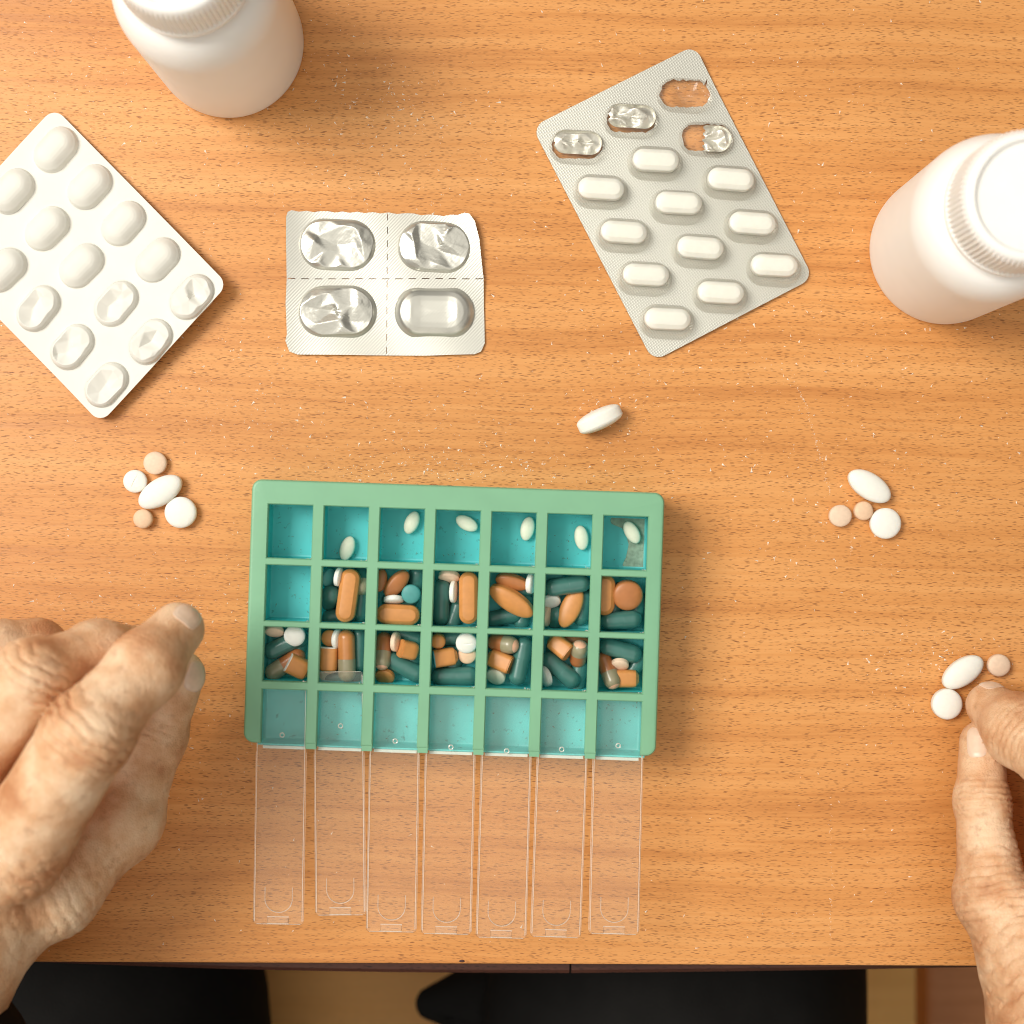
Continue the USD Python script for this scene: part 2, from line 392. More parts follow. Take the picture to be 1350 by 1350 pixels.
def translucent(name, base, fac):
    """lets light through the walls of a plain material."""
    path = '/World/Looks/' + name
    p = UsdShade.Shader.Get(stage, path + '/p'); r = UsdShade.Shader.Get(stage, path + '/r')
    t = UsdShade.Shader.Define(stage, path + '/t'); t.CreateIdAttr('cycles_translucent_bsdf')
    t.CreateInput('color', Sdf.ValueTypeNames.Token).ConnectToSource(r.CreateOutput('color', Sdf.ValueTypeNames.Token))
    x = UsdShade.Shader.Define(stage, path + '/x'); x.CreateIdAttr('cycles_mix_closure'); x.CreateInput('fac', Sdf.ValueTypeNames.Float).Set(fac)
    x.CreateInput('closure1', Sdf.ValueTypeNames.Token).ConnectToSource(p.CreateOutput('BSDF', Sdf.ValueTypeNames.Token))
    x.CreateInput('closure2', Sdf.ValueTypeNames.Token).ConnectToSource(t.CreateOutput('BSDF', Sdf.ValueTypeNames.Token))
    M[name].GetSurfaceOutput('cycles').ConnectToSource(x.CreateOutput('closure', Sdf.ValueTypeNames.Token))


translucent('green_plastic', None, 0.18)
foil('foil_silver', (0.60, 0.595, 0.54), 0.42, 0.55, 'lines', 0.0008, 0.30, 0.75)
foil('foil_smooth', (0.60, 0.595, 0.54), 0.34, 0.70, 'lines', 0.0008, 0.05, 0.75)
foil('foil_grey', (0.60, 0.595, 0.535), 0.42, 0.60, 'cross', 0.00075, 0.5, 0.9)
foil('foil_torn', (0.80, 0.79, 0.72), 0.40, 0.7, 'lines', 0.0009, 0.1, 0.3)
skin('skin')

# ------------------------------------------------------------------ setting: floor
fl = bx(-2.5, 2.5, -2.5, 2.5, -0.05, 0.0)
tag(stage.GetPrimAtPath(obj('floor', fl, 'floor_wood', None, False)), kind='structure')

# ------------------------------------------------------------------ table
EDGE_L, EDGE_R = at(-400, 1267.5), at(1750, 1277)
table = thing('table', (0, 0.3, T), 'beech wood table with short dark grain flecks under all the pills', 'table')
ang = math.atan2(EDGE_R[1] - EDGE_L[1], EDGE_R[0] - EDGE_L[0])
yc = (EDGE_L[1] + EDGE_R[1]) / 2
top = bx(-0.75, 0.75, 0, 0.95, -0.028, 0.0)
lay = [(0.0012, 0.0), (0.0004, -0.0004), (0.0, -0.0013), (0.0, -0.0267), (0.0004, -0.0276), (0.0012, -0.028)]
top = rounded_layers(rrect(0.75, 0.475, 0.004), lay)
R = rot([0, 0, 1], ang)
top = place(top, R, (0, 0, 0)); top.apply_translation(R @ np.array([0.0, 0.475, 0]) + np.array([0, yc, T]))
obj('table_top', top, 'beech', table, 30)


def on_edge(px):
    f = (at(px, 0)[0] - EDGE_L[0]) / (EDGE_R[0] - EDGE_L[0]); return EDGE_L + f * (EDGE_R - EDGE_L)


def drawer(px0, px1, d0, d1, dm):
    """bowed drawer front below the table edge; d = how far it reaches out in front of the edge, metres."""
    xs = np.linspace(px0, px1, 25); rings = []
    for px in xs:
        t = (px - px0) / (px1 - px0); e = on_edge(px)
        y0, y1, z0, z1 = e[1] + 0.01, at(px, d0 + (d1 - d0) * t + dm * math.sin(math.pi * t), -.032)[1], T - 0.15, T - 0.032
        c = 0.0015
        rings.append([(e[0], y0, z1), (e[0], y0, z0), (e[0], y1 + c, z0), (e[0], y1, z0 + c), (e[0], y1, z1 - c), (e[0], y1 + c, z1)])
    rings = np.array(rings)
    rings = np.concatenate([np.repeat(rings[:1].mean(1, keepdims=True), 6, 1), rings, np.repeat(rings[-1:].mean(1, keepdims=True), 6, 1)])
    m = rings_mesh(rings); m.fix_normals()
    return m


obj('drawer_front', drawer(-60, 755.6, 1267, 1284.5, 5), 'dark_red_wood', table, 30)
obj('drawer_front', drawer(758.4, 1420, 1284.5, 1275, 1), 'dark_red_wood', table, 30)
for sx in (-0.68, 0.68):
    for sy in (0.06, 0.88):
        obj('leg', bx(sx - .03, sx + .03, yc + sy - .03, yc + sy + .03, 0.0, T - 0.03), 'stool_wood', table, False)
# chip in the edge, dust and scratch crumbs
obj('edge_chip', place(trimesh.creation.icosphere(1, 1.0), np.diag([0.0010, 0.00045, 0.0002]), at(609, 1267)), 'dark_red_wood', table)


def flakes(points, smin, smax, seed, flat=0.35):
    r = np.random.default_rng(seed); out_v, out_f = [], []
    tet = np.array([[1, 0, -.4], [-.7, .8, -.4], [-.6, -.8, -.4], [.1, 0, .9]])
    fc = np.array([[0, 1, 3], [1, 2, 3], [2, 0, 3], [0, 2, 1]])
    for k, p in enumerate(points):
        s = smin + (smax - smin) * r.random() ** 2.5
        a = r.random() * 6.28; ca, sa = math.cos(a), math.sin(a)
        v = tet * [s * (.6 + 1.3 * r.random()), s * (.3 + .5 * r.random()), s * flat]
        v = v @ np.array([[ca, sa, 0], [-sa, ca, 0], [0, 0, 1]])
        out_v.append(v + p + [0, 0, s * flat * .4]); out_f.append(fc + 4 * k)
    return trimesh.Trimesh(np.vstack(out_v), np.vstack(out_f), process=False)


pts = []
for cx, cy, sx, sy, n in tuple((a_, b_, c_, d_, int(n_ * 1.5)) for a_, b_, c_, d_, n_ in ((470, 170, 130, 90, 170), (520, 135, 50, 30, 60), (650, 615, 120, 14, 130), (560, 620, 120, 20, 90), (900, 440, 90, 60, 120), (470, 560, 160, 40, 120),
                          (180, 790, 140, 30, 90), (1140, 540, 130, 90, 90), (950, 560, 120, 70, 60), (1090, 690, 60, 50, 80), (1240, 860, 70, 25, 70), (130, 120, 90, 70, 90),
                          (330, 500, 60, 60, 70), (300, 900, 60, 120, 90), (1190, 900, 50, 60, 30), (640, 240, 150, 60, 80), (1000, 120, 90, 60, 40), (820, 545, 35, 25, 40), (1080, 300, 80, 120, 50))):
    pts += [at(x, y) for x, y in zip(rng.normal(cx, sx, n), rng.normal(cy, sy, n))]
pts += [at(x, y) for x, y in zip(rng.uniform(-20, 1370, 700), rng.uniform(-20, 1255, 700))]
dust = [flakes([p for p in pts if p[1] > yc + .003], 0.00012, 0.00060, 3)]
for path, n in (([(1045, 498), (1063, 535), (1075, 580), (1087, 622), (1095, 652)], 150), ([(1120, 712), (1123, 722), (1121, 735)], 18), ([(1094, 1050), (1097, 1160), (1094, 1262)], 60),
                ([(762, 545), (768, 532), (774, 526)], 16), ([(225, 880), (240, 868), (250, 862)], 10)):
    path = np.array(path, float); t = rng.random(n) * (len(path) - 1); i = np.minimum(t.astype(int), len(path) - 2)
    q = path[i] + (t - i)[:, None] * (path[i + 1] - path[i]) + rng.normal(0, 1.1, (n, 2))
    dust.append(flakes([at(*p) for p in q], 0.00008, 0.00028, n))
tag(stage.GetPrimAtPath(obj('crumbs', cat_mesh(dust), 'crumb_white', None, False)), 'fine white pill crumbs and dust scattered over the wooden table', 'crumbs', None, 'stuff')

# ------------------------------------------------------------------ stool below the right forearm
stool = thing('stool', (0.36, -0.42, 0.0), 'reddish brown wooden stool on the floor below the right forearm', 'stool')
sz = -0.30; k = (H - sz) / H * S
x0 = (1222 - 675) * k
seat = rounded_layers(rrect(0.15, 0.15, 0.02), [(0.006, 0.0), (0.001, -0.003), (0, -0.008), (0, -0.022), (0.004, -0.028)])
obj('seat', place(seat, None, (x0 + 0.15, -0.36, T + sz)), 'stool_wood', stool)
for dx in (0.04, 0.26):
    for dy in (-.11, .11):
        obj('leg', bx(x0 + dx - .015, x0 + dx + .015, -0.36 + dy - .015, -0.36 + dy + .015, 0, T + sz - 0.029), 'stool_wood', stool, False)

# ------------------------------------------------------------------ medicine bottles
def bottle_mesh():
    n = 160; th = np.arange(n) * 2 * np.pi / n
    R0 = 0.0248
    body = [(0.0, .0012), (.020, .0012), (.0225, .0), (.0239, .0004), (R0 - .0002, .0018), (R0, .004), (R0, .050)]
    body += [(R0 - .0068 * (1 - math.cos(a)), .050 + .0125 * math.sin(a)) for a in np.linspace(0.15, 1.45, 10)]
    body += [(.0165, .0635), (.0160, .0650), (.0160, .080), (0.0, .080)]
    rings = [np.column_stack([r * np.cos(th), r * np.sin(th), np.full(n, z)]) for r, z in body[::-1]]
    b = rings_mesh(rings)
    rib = 0.00022 * (np.maximum(0, np.cos(th * 80 / 1.0)))  # 80 grip ribs
    n = 640; th = np.arange(n) * 2 * np.pi / n
    rib = 0.00042 * np.clip(np.cos(th * 80) * 1.6, -1, 1)
    cap = [(.0172, .0665, 0), (.0192, .0665, 0), (.0196, .0672, 0), (.0196, .0685, 0), (.0189, .0690, 0.3), (.0189, .0695, 1), (.0187, .0795, 1), (.0184, .0806, .3), (.0180, .0818, 0),
           (.0172, .0826, 0), (.0162, .0828, 0), (.0156, .0826, 0), (.0152, .0816, 0), (.0146, .0812, 0), (.008, .0811, 0), (0.0, .0811, 0)]
    rings = [np.column_stack([(r + w * rib) * np.cos(th), (r + w * rib) * np.sin(th), np.full(n, z)]) for r, z, w in cap[::-1]]
    c = rings_mesh(rings)
    return b, c


bm, cm = bottle_mesh()
loc = at(1243, 330)
bot = thing('medicine_bottle', loc, 'white plastic medicine bottle with ribbed screw cap beside the grey foil blister pack', 'bottle')
obj('bottle_body', place(bm, None, loc), 'white_plastic', bot, 40)
obj('screw_cap', place(cm, None, loc), 'white_plastic', bot, 40)
loc = at(303, 59)
b2 = thing('medicine_bottle', loc, 'white plastic medicine bottle cut off by the top edge above the silver blister', 'bottle', None, 0.3)
p = stage.GetPrimAtPath(b2); p.GetReferences().AddInternalReference(bot); p.SetInstanceable(True)


# ------------------------------------------------------------------ blister packs
def pocket_patch(L, W, prof, n=96, k=30):
    """(k, n, 2) plan points from the middle to the rim, r per ring and the stadium's height from prof(r)."""
    c, d = stadium(L, W / 2, n)
    rs = np.linspace(0, 1, k) ** 0.8
    xy = c[None] * np.minimum(1, rs / .25)[:, None, None] + d[None] * (rs * W / 2)[:, None, None]
    z = np.interp(rs, [p[0] for p in prof], [p[1] for p in prof])
    return xy, rs, np.repeat(z[:, None], n, 1)


def crumple(xy, z, rs, inner, seed, rim_r, rim_z, jit=0.0, soft=(0.7, 1.1)):
    """pushes the dome in along sharp folds: inner = (x, y, z) points in half-lengths; outside rim_r the wall keeps its shape."""
    r = np.random.default_rng(seed)
    hl, hw = np.abs(xy[..., 0]).max(), np.abs(xy[..., 1]).max()
    i = np.argmin(np.abs(rs - rim_r)); ring = xy[i][::6]
    p = [(*q, rim_z * (1 + jit * r.normal())) for q in ring] + [(x * hl, y * hw, h) for x, y, h in inner]
    p += [(*q, 0) for q in xy[-1][::4] * 1.2]
    p = np.array(p)
    f = LinearNDInterpolator(p[:, :2], p[:, 2])
    zz = f(xy[..., 0], xy[..., 1])
    zz = np.where(np.isnan(zz), z, zz)
    zz = gaussian_filter(zz, soft, mode=('nearest', 'wrap'))
    w = np.clip((rim_r + 0.06 - rs) / 0.06, 0, 1)[:, None]
    return np.where(w > 0, np.minimum(z, zz * w + z * (1 - w)), z)


def patch_mesh(xy, z, thick=None):
    rings = np.concatenate([xy, z[..., None]], -1)
    i0 = rings[0].copy(); rings[0] = i0
    m = rings_mesh(rings)
    return m


def sheet_mesh(poly, thick, zfun, size=0.003):
    m = trimesh.creation.extrude_polygon(poly, thick, engine='earcut')
    v, f = trimesh.remesh.subdivide_to_size(m.vertices, m.faces, size, max_iter=14)
    m = trimesh.Trimesh(v, f, process=False); m.merge_vertices()
    vv = np.array(m.vertices); vv[:, 2] += zfun(vv[:, 0], vv[:, 1]); m.vertices = vv
    return m


def rounded_poly(pts, r):
    return Polygon(pts).buffer(-r).buffer(r, quad_segs=8)


def wxy(px, py, h=0.0):
    return at(px, py, h)[:2]


# --- white opaque pack at the left
zw = lambda x, y: 0.0012 + 0.0045 * np.clip((x - y * .45 - at(40, 0)[0] + at(0, 420)[1] * .45) / 0.055, 0, 1.25) ** 1.6 + 0.0004 * np.sin(y * 120)
c3 = [wxy(71, 141, .002), wxy(301, 375.5, .0065), wxy(132, 558, .0045), wxy(-96, 324, .002)]
wp = thing('blister_pack', at(100, 350), 'white opaque blister pack of fifteen pockets, six crushed empty, by the left edge', 'blister pack')
obj('sheet', sheet_mesh(rounded_poly(c3, 0.004), 0.0005, lambda x, y: zw(x, y) + T), 'blister_white', wp, 30)
wprof = [(0, .0042), (.2, .00415), (.4, .0039), (.55, .0035), (.66, .0030), (.74, .00255), (.80, .00215), (.845, .0019), (.89, .0016), (.93, .0010), (.965, .0003), (1, -.0001)]
crush = {(0, 4): [(-.1, -.62, .0052), (.1, .6, .005), (-.5, .05, .0052), (.1, 0, .0012), (.55, -.2, .0045), (-.15, -.1, .0050)],
         (1, 3): [(.5, .1, .0046), (.05, -.5, .0045), (-.25, .2, .0018), (.15, .1, .0012), (-.6, -.1, .0020), (.3, -.2, .0035)],
         (1, 4): [(-.2, -.55, .0048), (.1, .55, .0050), (.0, .0, .0014), (-.5, .2, .0042), (.5, .1, .0040)],
         (2, 2): [(.55, .1, .0050), (.2, -.35, .0042), (-.1, .2, .0014), (-.5, -.1, .0016), (.35, .25, .0020)],
         (2, 3): [(.6, .0, .0048), (.25, -.4, .0045), (.1, .35, .0020), (-.35, .0, .0013), (.0, -.1, .0018), (-.6, .3, .002)],
         (2, 4): [(.6, .2, .0050), (.5, -.3, .0046), (.1, .1, .0015), (-.4, .0, .0018), (-.1, -.3, .002)]}
for c in range(3):
    for r in range(5):
        px, py = ((72 + 45.2 * r, 196 + 48.8 * r), (14.5 + 46 * r, 250.5 + 49.8 * r), (-42 + 45.5 * r, 305 + 50.5 * r))[c]
        xy, rs, z = pocket_patch(0.0167, 0.0115, wprof)
        if (c, r) in crush:
            z = crumple(xy, z, rs, [(a, b, .62 * q - .0002) for a, b, q in crush[c, r]], 10 * c + r, 0.80, 0.0025, 0.07, (.4, .6))
        m = patch_mesh(xy, z)
        a = math.radians(47 + rng.normal(0, 1.5))
        q = wxy(px, py, .004); q = wxy(px, py, .002 + float(zw(q[0], q[1])))
        m = place(m, rot([0, 0, 1], a), (*q, T + 0.0005 + zw(q[0], q[1])))
        pth = obj('pocket', m, 'blister_white', wp, 24)
        if (c, r) in crush:
            tag(stage.GetPrimAtPath(pth), 'crushed empty pocket')

# --- silver four pocket pack
zs = lambda x, y: 0.0006 + 0.0022 * np.clip((x - at(560, 0)[0]) / 0.02, 0, 1.2) ** 2 * np.clip((y - at(0, 400)[1]) / 0.025, 0, 1.2) + 0.0007 * np.clip((at(420, 0)[0] - x) / .01, 0, 1.2) ** 2 + 0.0003 * np.sin(x * 160 + y * 90)
sil = thing('blister_pack', at(508, 370), 'small silver foil blister of four pockets, three crumpled, with perforated cross', 'blister pack')
edge_top = [(384, 277), (432, 278), (470, 279), (512, 280), (545, 281), (575, 283), (594, 283), (612, 281), (619, 282)]
teeth = []
for (xa, ya), (xb, yb) in zip(edge_top[:-1], edge_top[1:]):
    nt = max(1, int((xb - xa) / 9))
    for t in range(nt):
        f = t / nt; teeth.append((xa + (xb - xa) * f, ya + (yb - ya) * f + (1.1 if t % 2 else -0.5)))
outline = [(377, 286), (379, 279)] + teeth + [(619, 282), (626, 292), (632, 315), (635, 345), (637.5, 367), (638, 410), (639, 452), (634, 463), (626, 466.5), (560, 468.5), (510, 468), (450, 467.5), (392, 467), (381, 463), (376, 449), (378, 440), (376.5, 400), (378, 367), (377, 320)]
poly = Polygon([wxy(*p, .002) for p in outline]).buffer(-.0004).buffer(.0004)
slits = []
for k in range(15):
    x = 379 + k * 17.7
    y = 366.8 + 0.25 * math.sin(k)
    slits.append(Polygon([wxy(x, y - .55, .002), wxy(x + 10, y - .55, .002), wxy(x + 10, y + .55, .002), wxy(x, y + .55, .002)]))
for k in range(11):
    y = 281 + k * 17.6
    x = 510.7 - (y - 281) * 0.008
    if not 355 < y < 362:
        slits.append(Polygon([wxy(x - .5, y, .002), wxy(x + .5, y, .002), wxy(x + .5, y + 9, .002), wxy(x - .5, y + 9, .002)]))
poly2 = poly.difference(unary_union(slits))
if poly2.geom_type != 'Polygon':
    poly2 = max(poly2.geoms, key=lambda g: g.area)
obj('foil_sheet', sheet_mesh(poly2, 0.0004, lambda x, y: zs(x, y) + T, 0.002), 'foil_silver', sil, 40)
sprof = [(0, .0031), (.4, .0029), (.6, .0026), (.78, .0020), (.87, .0014), (.925, .0008), (.965, .0002), (1, -.0001)]
spock = [(443.5, 321, [(-.52, .1, .0052), (-.52, -.75, .0042), (-.42, .25, .0026), (-.05, -.12, .0010), (.05, -.35, .0014), (.38, .05, .0018), (.42, .75, .0050), (.55, .1, .0046), (.1, .65, .0036), (.1, -.8, .0042), (-.3, -.25, .0030)]),
         (572, 324.5, [(-.6, .6, .0052), (-.55, .1, .0040), (-.3, .15, .0014), (.1, -.1, .0009), (.2, -.85, .0040), (.25, .25, .0044), (.35, .8, .0046), (-.5, -.6, .0050), (0, .75, .0022), (-.1, -.6, .0030), (.12, .1, .0012)]),
         (443, 410, [(-.55, .55, .0046), (-.42, .1, .0018), (-.05, .05, .0010), (.12, -.25, .0048), (.05, .3, .0044), (.4, 0.2, .0034), (.5, .3, .0046), (.25, -.85, .0048), (-.5, -.5, .0042), (.3, -.35, .0014), (0, .8, .0022), (-.2, .75, .0044)]),
         (572.5, 411, None)]
for i, (px, py, inner) in enumerate(spock):
    L, W = (0.0262, 0.0174) if i != 1 else (0.0250, 0.0172)
    xy, rs, z = pocket_patch(L, W, sprof, 128, 44); g_ = np.random.default_rng(60 + i)
    if inner is not None:
        z = crumple(xy, z, rs, [(a + .04 * g_.normal(), b + .04 * g_.normal(), .0003 + .52 * q) for a, b, q in inner], 40 + i, 0.88, 0.0014, 0.10, (.6, .9))
        z = z + 0.00012 * (meshkit.fbm(np.concatenate([xy * 900, np.zeros((*xy.shape[:2], 1))], -1), 3, i) - .5) * (rs < .85)[:, None]
    else:
        ax = np.abs(xy[..., 0]) / (L / 2)
        ridge = np.clip(1 - np.abs(xy[..., 1]) / (W * .5), 0, 1)
        z = np.where(ax < .55, z - .0012 * np.clip((.62 - ax) / .3, 0, 1) * (1 - ridge ** .6 * .6), z); z = gaussian_filter(z, (1.0, 2.5), mode=('nearest', 'wrap'))
    m = patch_mesh(xy, z)
    q = wxy(px, py, .003)
    m = place(m, rot([0, 0, 1], math.radians((-1, -2, 0, -1)[i])), (*q, T + .0004 + zs(q[0], q[1])))
    pth = obj('pocket', m, 'foil_smooth', sil, 22)
    tag(stage.GetPrimAtPath(pth), 'crumpled empty foil pocket' if inner else 'smooth full foil pocket')

# --- grey foil pack with clear pockets
zg = lambda x, y: 0.0008 + 0.0016 * np.clip((y - at(0, 140)[1]) / .02, 0, 1) ** 2 + 0.0004 * np.sin(x * 70 + y * 40)
gr = thing('blister_pack', at(887, 270), 'grey foil blister pack of white tablets with four torn empty pockets', 'blister pack')
outer = rounded_poly([wxy(916, 60, .002), wxy(701.5, 166, .002), wxy(861.5, 476, .002), wxy(1073, 366, .002)], 0.0042)
A = [(761, 191), (792, 250), (822, 308), (850, 365), (880, 422)]
B = [(832, 157), (864, 213), (893, 271), (922, 329), (950, 388)]
C = [(903, 123), (932, 181), (962, 238), (991, 296), (1021, 353)]
empty = {(0, 0), (1, 0), (2, 0), (2, 1)}
holes = {}
for (c, r) in empty:
    px, py = (A, B, C)[c][r]
    hl, hw = 33, 17.5
    c0, d0 = stadium(2 * hl, hw, 40)
    ring = c0 + d0 * hw * (1 + 0.045 * np.random.default_rng(c * 7 + r).normal(size=(40, 1)))
    if (c, r) == (2, 0):
        ring = np.vstack([ring[:3], [[hl - 3, hw + 3]], ring[3:]])[:, :]
    poly = Polygon([wxy(px + u, py - v, .002) for u, v in ring]).buffer(0)
    holes[c, r] = poly
obj('foil_sheet', sheet_mesh(outer.difference(unary_union(list(holes.values()))), 0.00045, lambda x, y: zg(x, y) + T, 0.003), 'foil_grey', gr, 30)
gprof = [(0, .0054), (.4, .0053), (.62, .0050), (.76, .0045), (.84, .0036), (.90, .0022), (.95, .0008), (.98, .0002), (1, .00005)]
ordinal = ['first', 'second', 'third', 'fourth', 'fifth']
for c in range(3):
    for r in range(5):
        px, py = (A, B, C)[c][r]
        q = wxy(px, py + 1.5, .003); zz = T + .00045 + zg(*q)
        xy, rs, z = pocket_patch(0.0184, 0.0114, gprof, 80, 26)
        if (c, r) in empty:
            g = np.random.default_rng(c + 9 * r + 3)
            inner = [(g.uniform(-.6, .6), g.uniform(-.6, .6), g.uniform(.0016, .0050)) for _ in range(9)]
            z = crumple(xy, z, rs, inner, c, 0.80, 0.0040, 0.1)
        m = patch_mesh(xy, z)
        m = place(m, rot([0, 0, 1], math.radians(-3.5)), (*q, zz))
        pth = obj('pocket', m, 'pocket_clear', gr, 26)
        if (c, r) in empty:
            tag(stage.GetPrimAtPath(pth), 'torn empty clear pocket')
            # torn foil left in the hole, pushed up into the pocket
            lo, hi, dy = {(0, 0): (-.95, .95, .22), (1, 0): (-.9, .95, .22), (2, 0): (9, 9, 0), (2, 1): (-.12, .95, .0)}[c, r]
            if lo < 5:
                xy, rs, z = pocket_patch(0.0160, 0.0076 if dy else .0086, [(0, .0030), (.6, .0026), (1, .0007)], 80, 24)
                g = np.random.default_rng(c * 5 + r + 2)
                inner = [(g.uniform(-.8, .8), g.uniform(-.8, .8), g.uniform(.0006, .0042)) for _ in range(16)]
                z = crumple(xy, z + .002, rs, inner, r, 0.95, 0.0016, 0.3)
                m = patch_mesh(xy, z)
                v = np.array(m.vertices); v[:, 1] += dy * .0052
                keep = (v[m.faces][:, :, 0].mean(1) > lo * .008 + .0004 * np.sin(v[m.faces][:, :, 1].mean(1) * 3000)) & (v[m.faces][:, :, 0].mean(1) < hi * .009)
                m = trimesh.Trimesh(v, m.faces[keep], process=False)
                m = place(m, rot([0, 0, 1], math.radians(-3.5)), (*q, zz - .0004))
                obj('torn_foil', m, 'foil_torn', gr, 22)
        else:
            t = oblong(0.0152, 0.0070, 0.0046)
            g = np.random.default_rng(c * 11 + r)
            qq = wxy(px + g.normal(0, .6), py - 1 + g.normal(0, .5), .0035)
            t = place(t, rot([0, 0, 1], math.radians(-3.5 + g.normal(0, .8))), (*qq, zz + .0026))
            col = ('left', 'middle', 'right')[c]
            single('white_tablet', t, 'tablet_white', f'white oblong tablet sealed in {ordinal[r]} pocket from top of {col} row, grey blister pack', 'tablet', 'white tablets sealed in the grey blister pack')

# ------------------------------------------------------------------ loose tablets on the table
def flat(px, py, L, W, a, thick, kind='ellipse', band=.42, score=None):
    """tablet lying flat; sizes in photograph pixels."""
    h = thick / 2; k = S * (H - h) / H
    m = tablet(L * k, W * k, thick, band, kind)
    if score is not None:
        a2 = tm_bool(m, score, L * k, thick)
        m = a2 if a2 is not None else m
    p0 = at(px, py, h)
    return place(m, rot([0, 0, 1], math.radians(a)), (p0[0], p0[1], T + h + 0.00003))


def tm_bool(m, ang_, L, thick):
    """a score line cut across the upper face."""
    try:
        mm = Manifold(MMesh(np.asarray(m.vertices, np.float32), np.asarray(m.faces, np.uint32)))
        cut = Manifold.cube((L * 1.2, 0.0008, 0.0008), True).rotate((45, 0, 0)).rotate((0, 0, math.degrees(ang_))).translate((0, 0, thick / 2 + .00030))
        out = mm - cut
        return tm(out) if out.num_tri() > 50 else None
    except Exception:
        return None


LT = 'loose tablets on the wooden table'
single('round_tablet', flat(205, 610.5, 30.5, 30, 0, .0032), 'tablet_peach', 'pale pink round tablet at the top of the cluster beside the white blister', 'tablet', LT)
single('round_tablet', flat(178.5, 634.5, 31, 30, 0, .0030, score=math.radians(63)), 'tablet_white', 'small white round tablet with a score line across its face', 'tablet', LT)
single('oval_tablet', flat(211.5, 648.5, 64, 34.5, 33, .0052, band=.3), 'tablet_white', 'large white oval tablet in the cluster between white blister and left hand', 'tablet', LT)
single('round_tablet', flat(189, 684, 25.5, 25.5, 0, .0036), 'tablet_pink', 'small orange pink round tablet below the white oval of the left cluster', 'tablet', LT)
single('round_tablet', flat(238.5, 675.5, 41.5, 41, 0, .0040), 'tablet_white', 'plain white round tablet beside the green box in the left cluster', 'tablet', LT)
single('oval_tablet', flat(1146, 641, 63, 34, -33, .0052, band=.3), 'tablet_white', 'white oval tablet topmost in the cluster right of the green box', 'tablet', LT)
single('round_tablet', flat(1107.5, 680, 30, 29, 0, .0032), 'tablet_peach', 'pale pink round tablet at left of the cluster under the long table scratch', 'tablet', LT)
single('round_tablet', flat(1138, 673.5, 25, 25, 0, .0036), 'tablet_pink', 'smallest pink tablet between the white oval and white round of right cluster', 'tablet', LT)
single('round_tablet', flat(1167, 690, 40.5, 40.5, 0, .0040), 'tablet_white', 'plain white round tablet lowest in the cluster right of the green box', 'tablet', LT)
single('oval_tablet', flat(1269, 886, 61, 34, 35, .0052, band=.3), 'tablet_white', 'white oval tablet touching the right hand index fingertip', 'tablet', LT)
single('round_tablet', flat(1248, 928, 40, 40.5, 0, .0044), 'tablet_white', 'white round tablet beside the right hand thumb and index fingertip', 'tablet', LT)
single('round_tablet', flat(1316.5, 877, 30, 29.5, 0, .0036), 'tablet_peach', 'pale pink round tablet above the right hand index finger', 'tablet', LT)
# tablet standing on its long edge
h = .0042; k = S * (H - h) / H
st = tablet(62 * k, .0084, 27 * k, .42, 'ellipse')
p0 = at(790.5, 552.5, h)
st = place(place(st, rot([1, 0, 0], math.radians(97))), rot([0, 0, 1], math.radians(25)), p0)
st.apply_translation((0, 0, T - st.vertices[:, 2].min()))
single('oval_tablet', st, 'tablet_white', 'white tablet standing on its edge alone above the green box', 'tablet', LT)

# ------------------------------------------------------------------ pill box
ZT = 0.024
BA = math.radians(-1.95)
BC = at(598.5, 814, ZT)
kb = S * (H - ZT) / H
ub = np.array([math.cos(BA), math.sin(BA)]); vb = np.array([math.sin(BA), -math.cos(BA)])   # v runs towards the reader


def loc_box(u, v):
    """box coordinates in photograph pixels at its top face -> world xy."""
    return BC[:2] + (u * ub + v * vb) * kb


def cross_prism(u0, u1, v0, v1, z0, z1, grow1=0.0):
    """prism in box metres (u right, v towards the reader)."""
    p0 = [(u0, v0), (u1, v0), (u1, v1), (u0, v1)]
    p1 = [(u0 - grow1, v0 - grow1), (u1 + grow1, v0 - grow1), (u1 + grow1, v1 + grow1), (u0 - grow1, v1 + grow1)]
    pts_ = np.array([(a, b, z0) for a, b in p0] + [(a, b, z1) for a, b in p1])
    return Manifold.hull_points(pts_)


COL = [(-220.2 + 73.8 * i) * kb for i in range(7)]
ROW = [(-141, -70.5), (-61, 12.5), (20.6, 92), (103, 186)]
ROW = [(a * kb, b * kb) for a, b in ROW]
CW = 29.2 * kb
hw, v0, v1 = 272.5 * kb, -173.5 * kb, 174.5 * kb
vm, hh = (v0 + v1) / 2, (v1 - v0) / 2
fp = rrect(hw, hh, 0.0032, 8)
lay = [(.0011, ZT), (.0004, ZT - .0003), (.0, ZT - .0010), (-.0001, .0015), (.0006, 0.0002), (.0012, 0)]
fm_ = rounded_layers(fp, lay)
fm_.vertices = np.array(fm_.vertices) + [0, vm, 0]
frame = Manifold(MMesh(np.asarray(fm_.vertices, np.float32), np.asarray(fm_.faces, np.uint32)))
frame -= cross_prism(-hw + .0022, hw - .0022, v0 + .0022, v1 - .0016, -.01, ZT - .0021)
for c in range(7):
    for r, (ra, rb) in enumerate(ROW):
        frame -= cross_prism(COL[c] - CW, COL[c] + CW, ra, rb, ZT - .004, ZT + .001)
        frame -= cross_prism(COL[c] - CW, COL[c] + CW, ra, rb, ZT - .00045, ZT + .0004, .0006)
    frame -= cross_prism(COL[c] - CW - .0015, COL[c] + CW + .0015, .165 * 0 + v1 - .006, v1 + .01, .004, ZT - .0021)
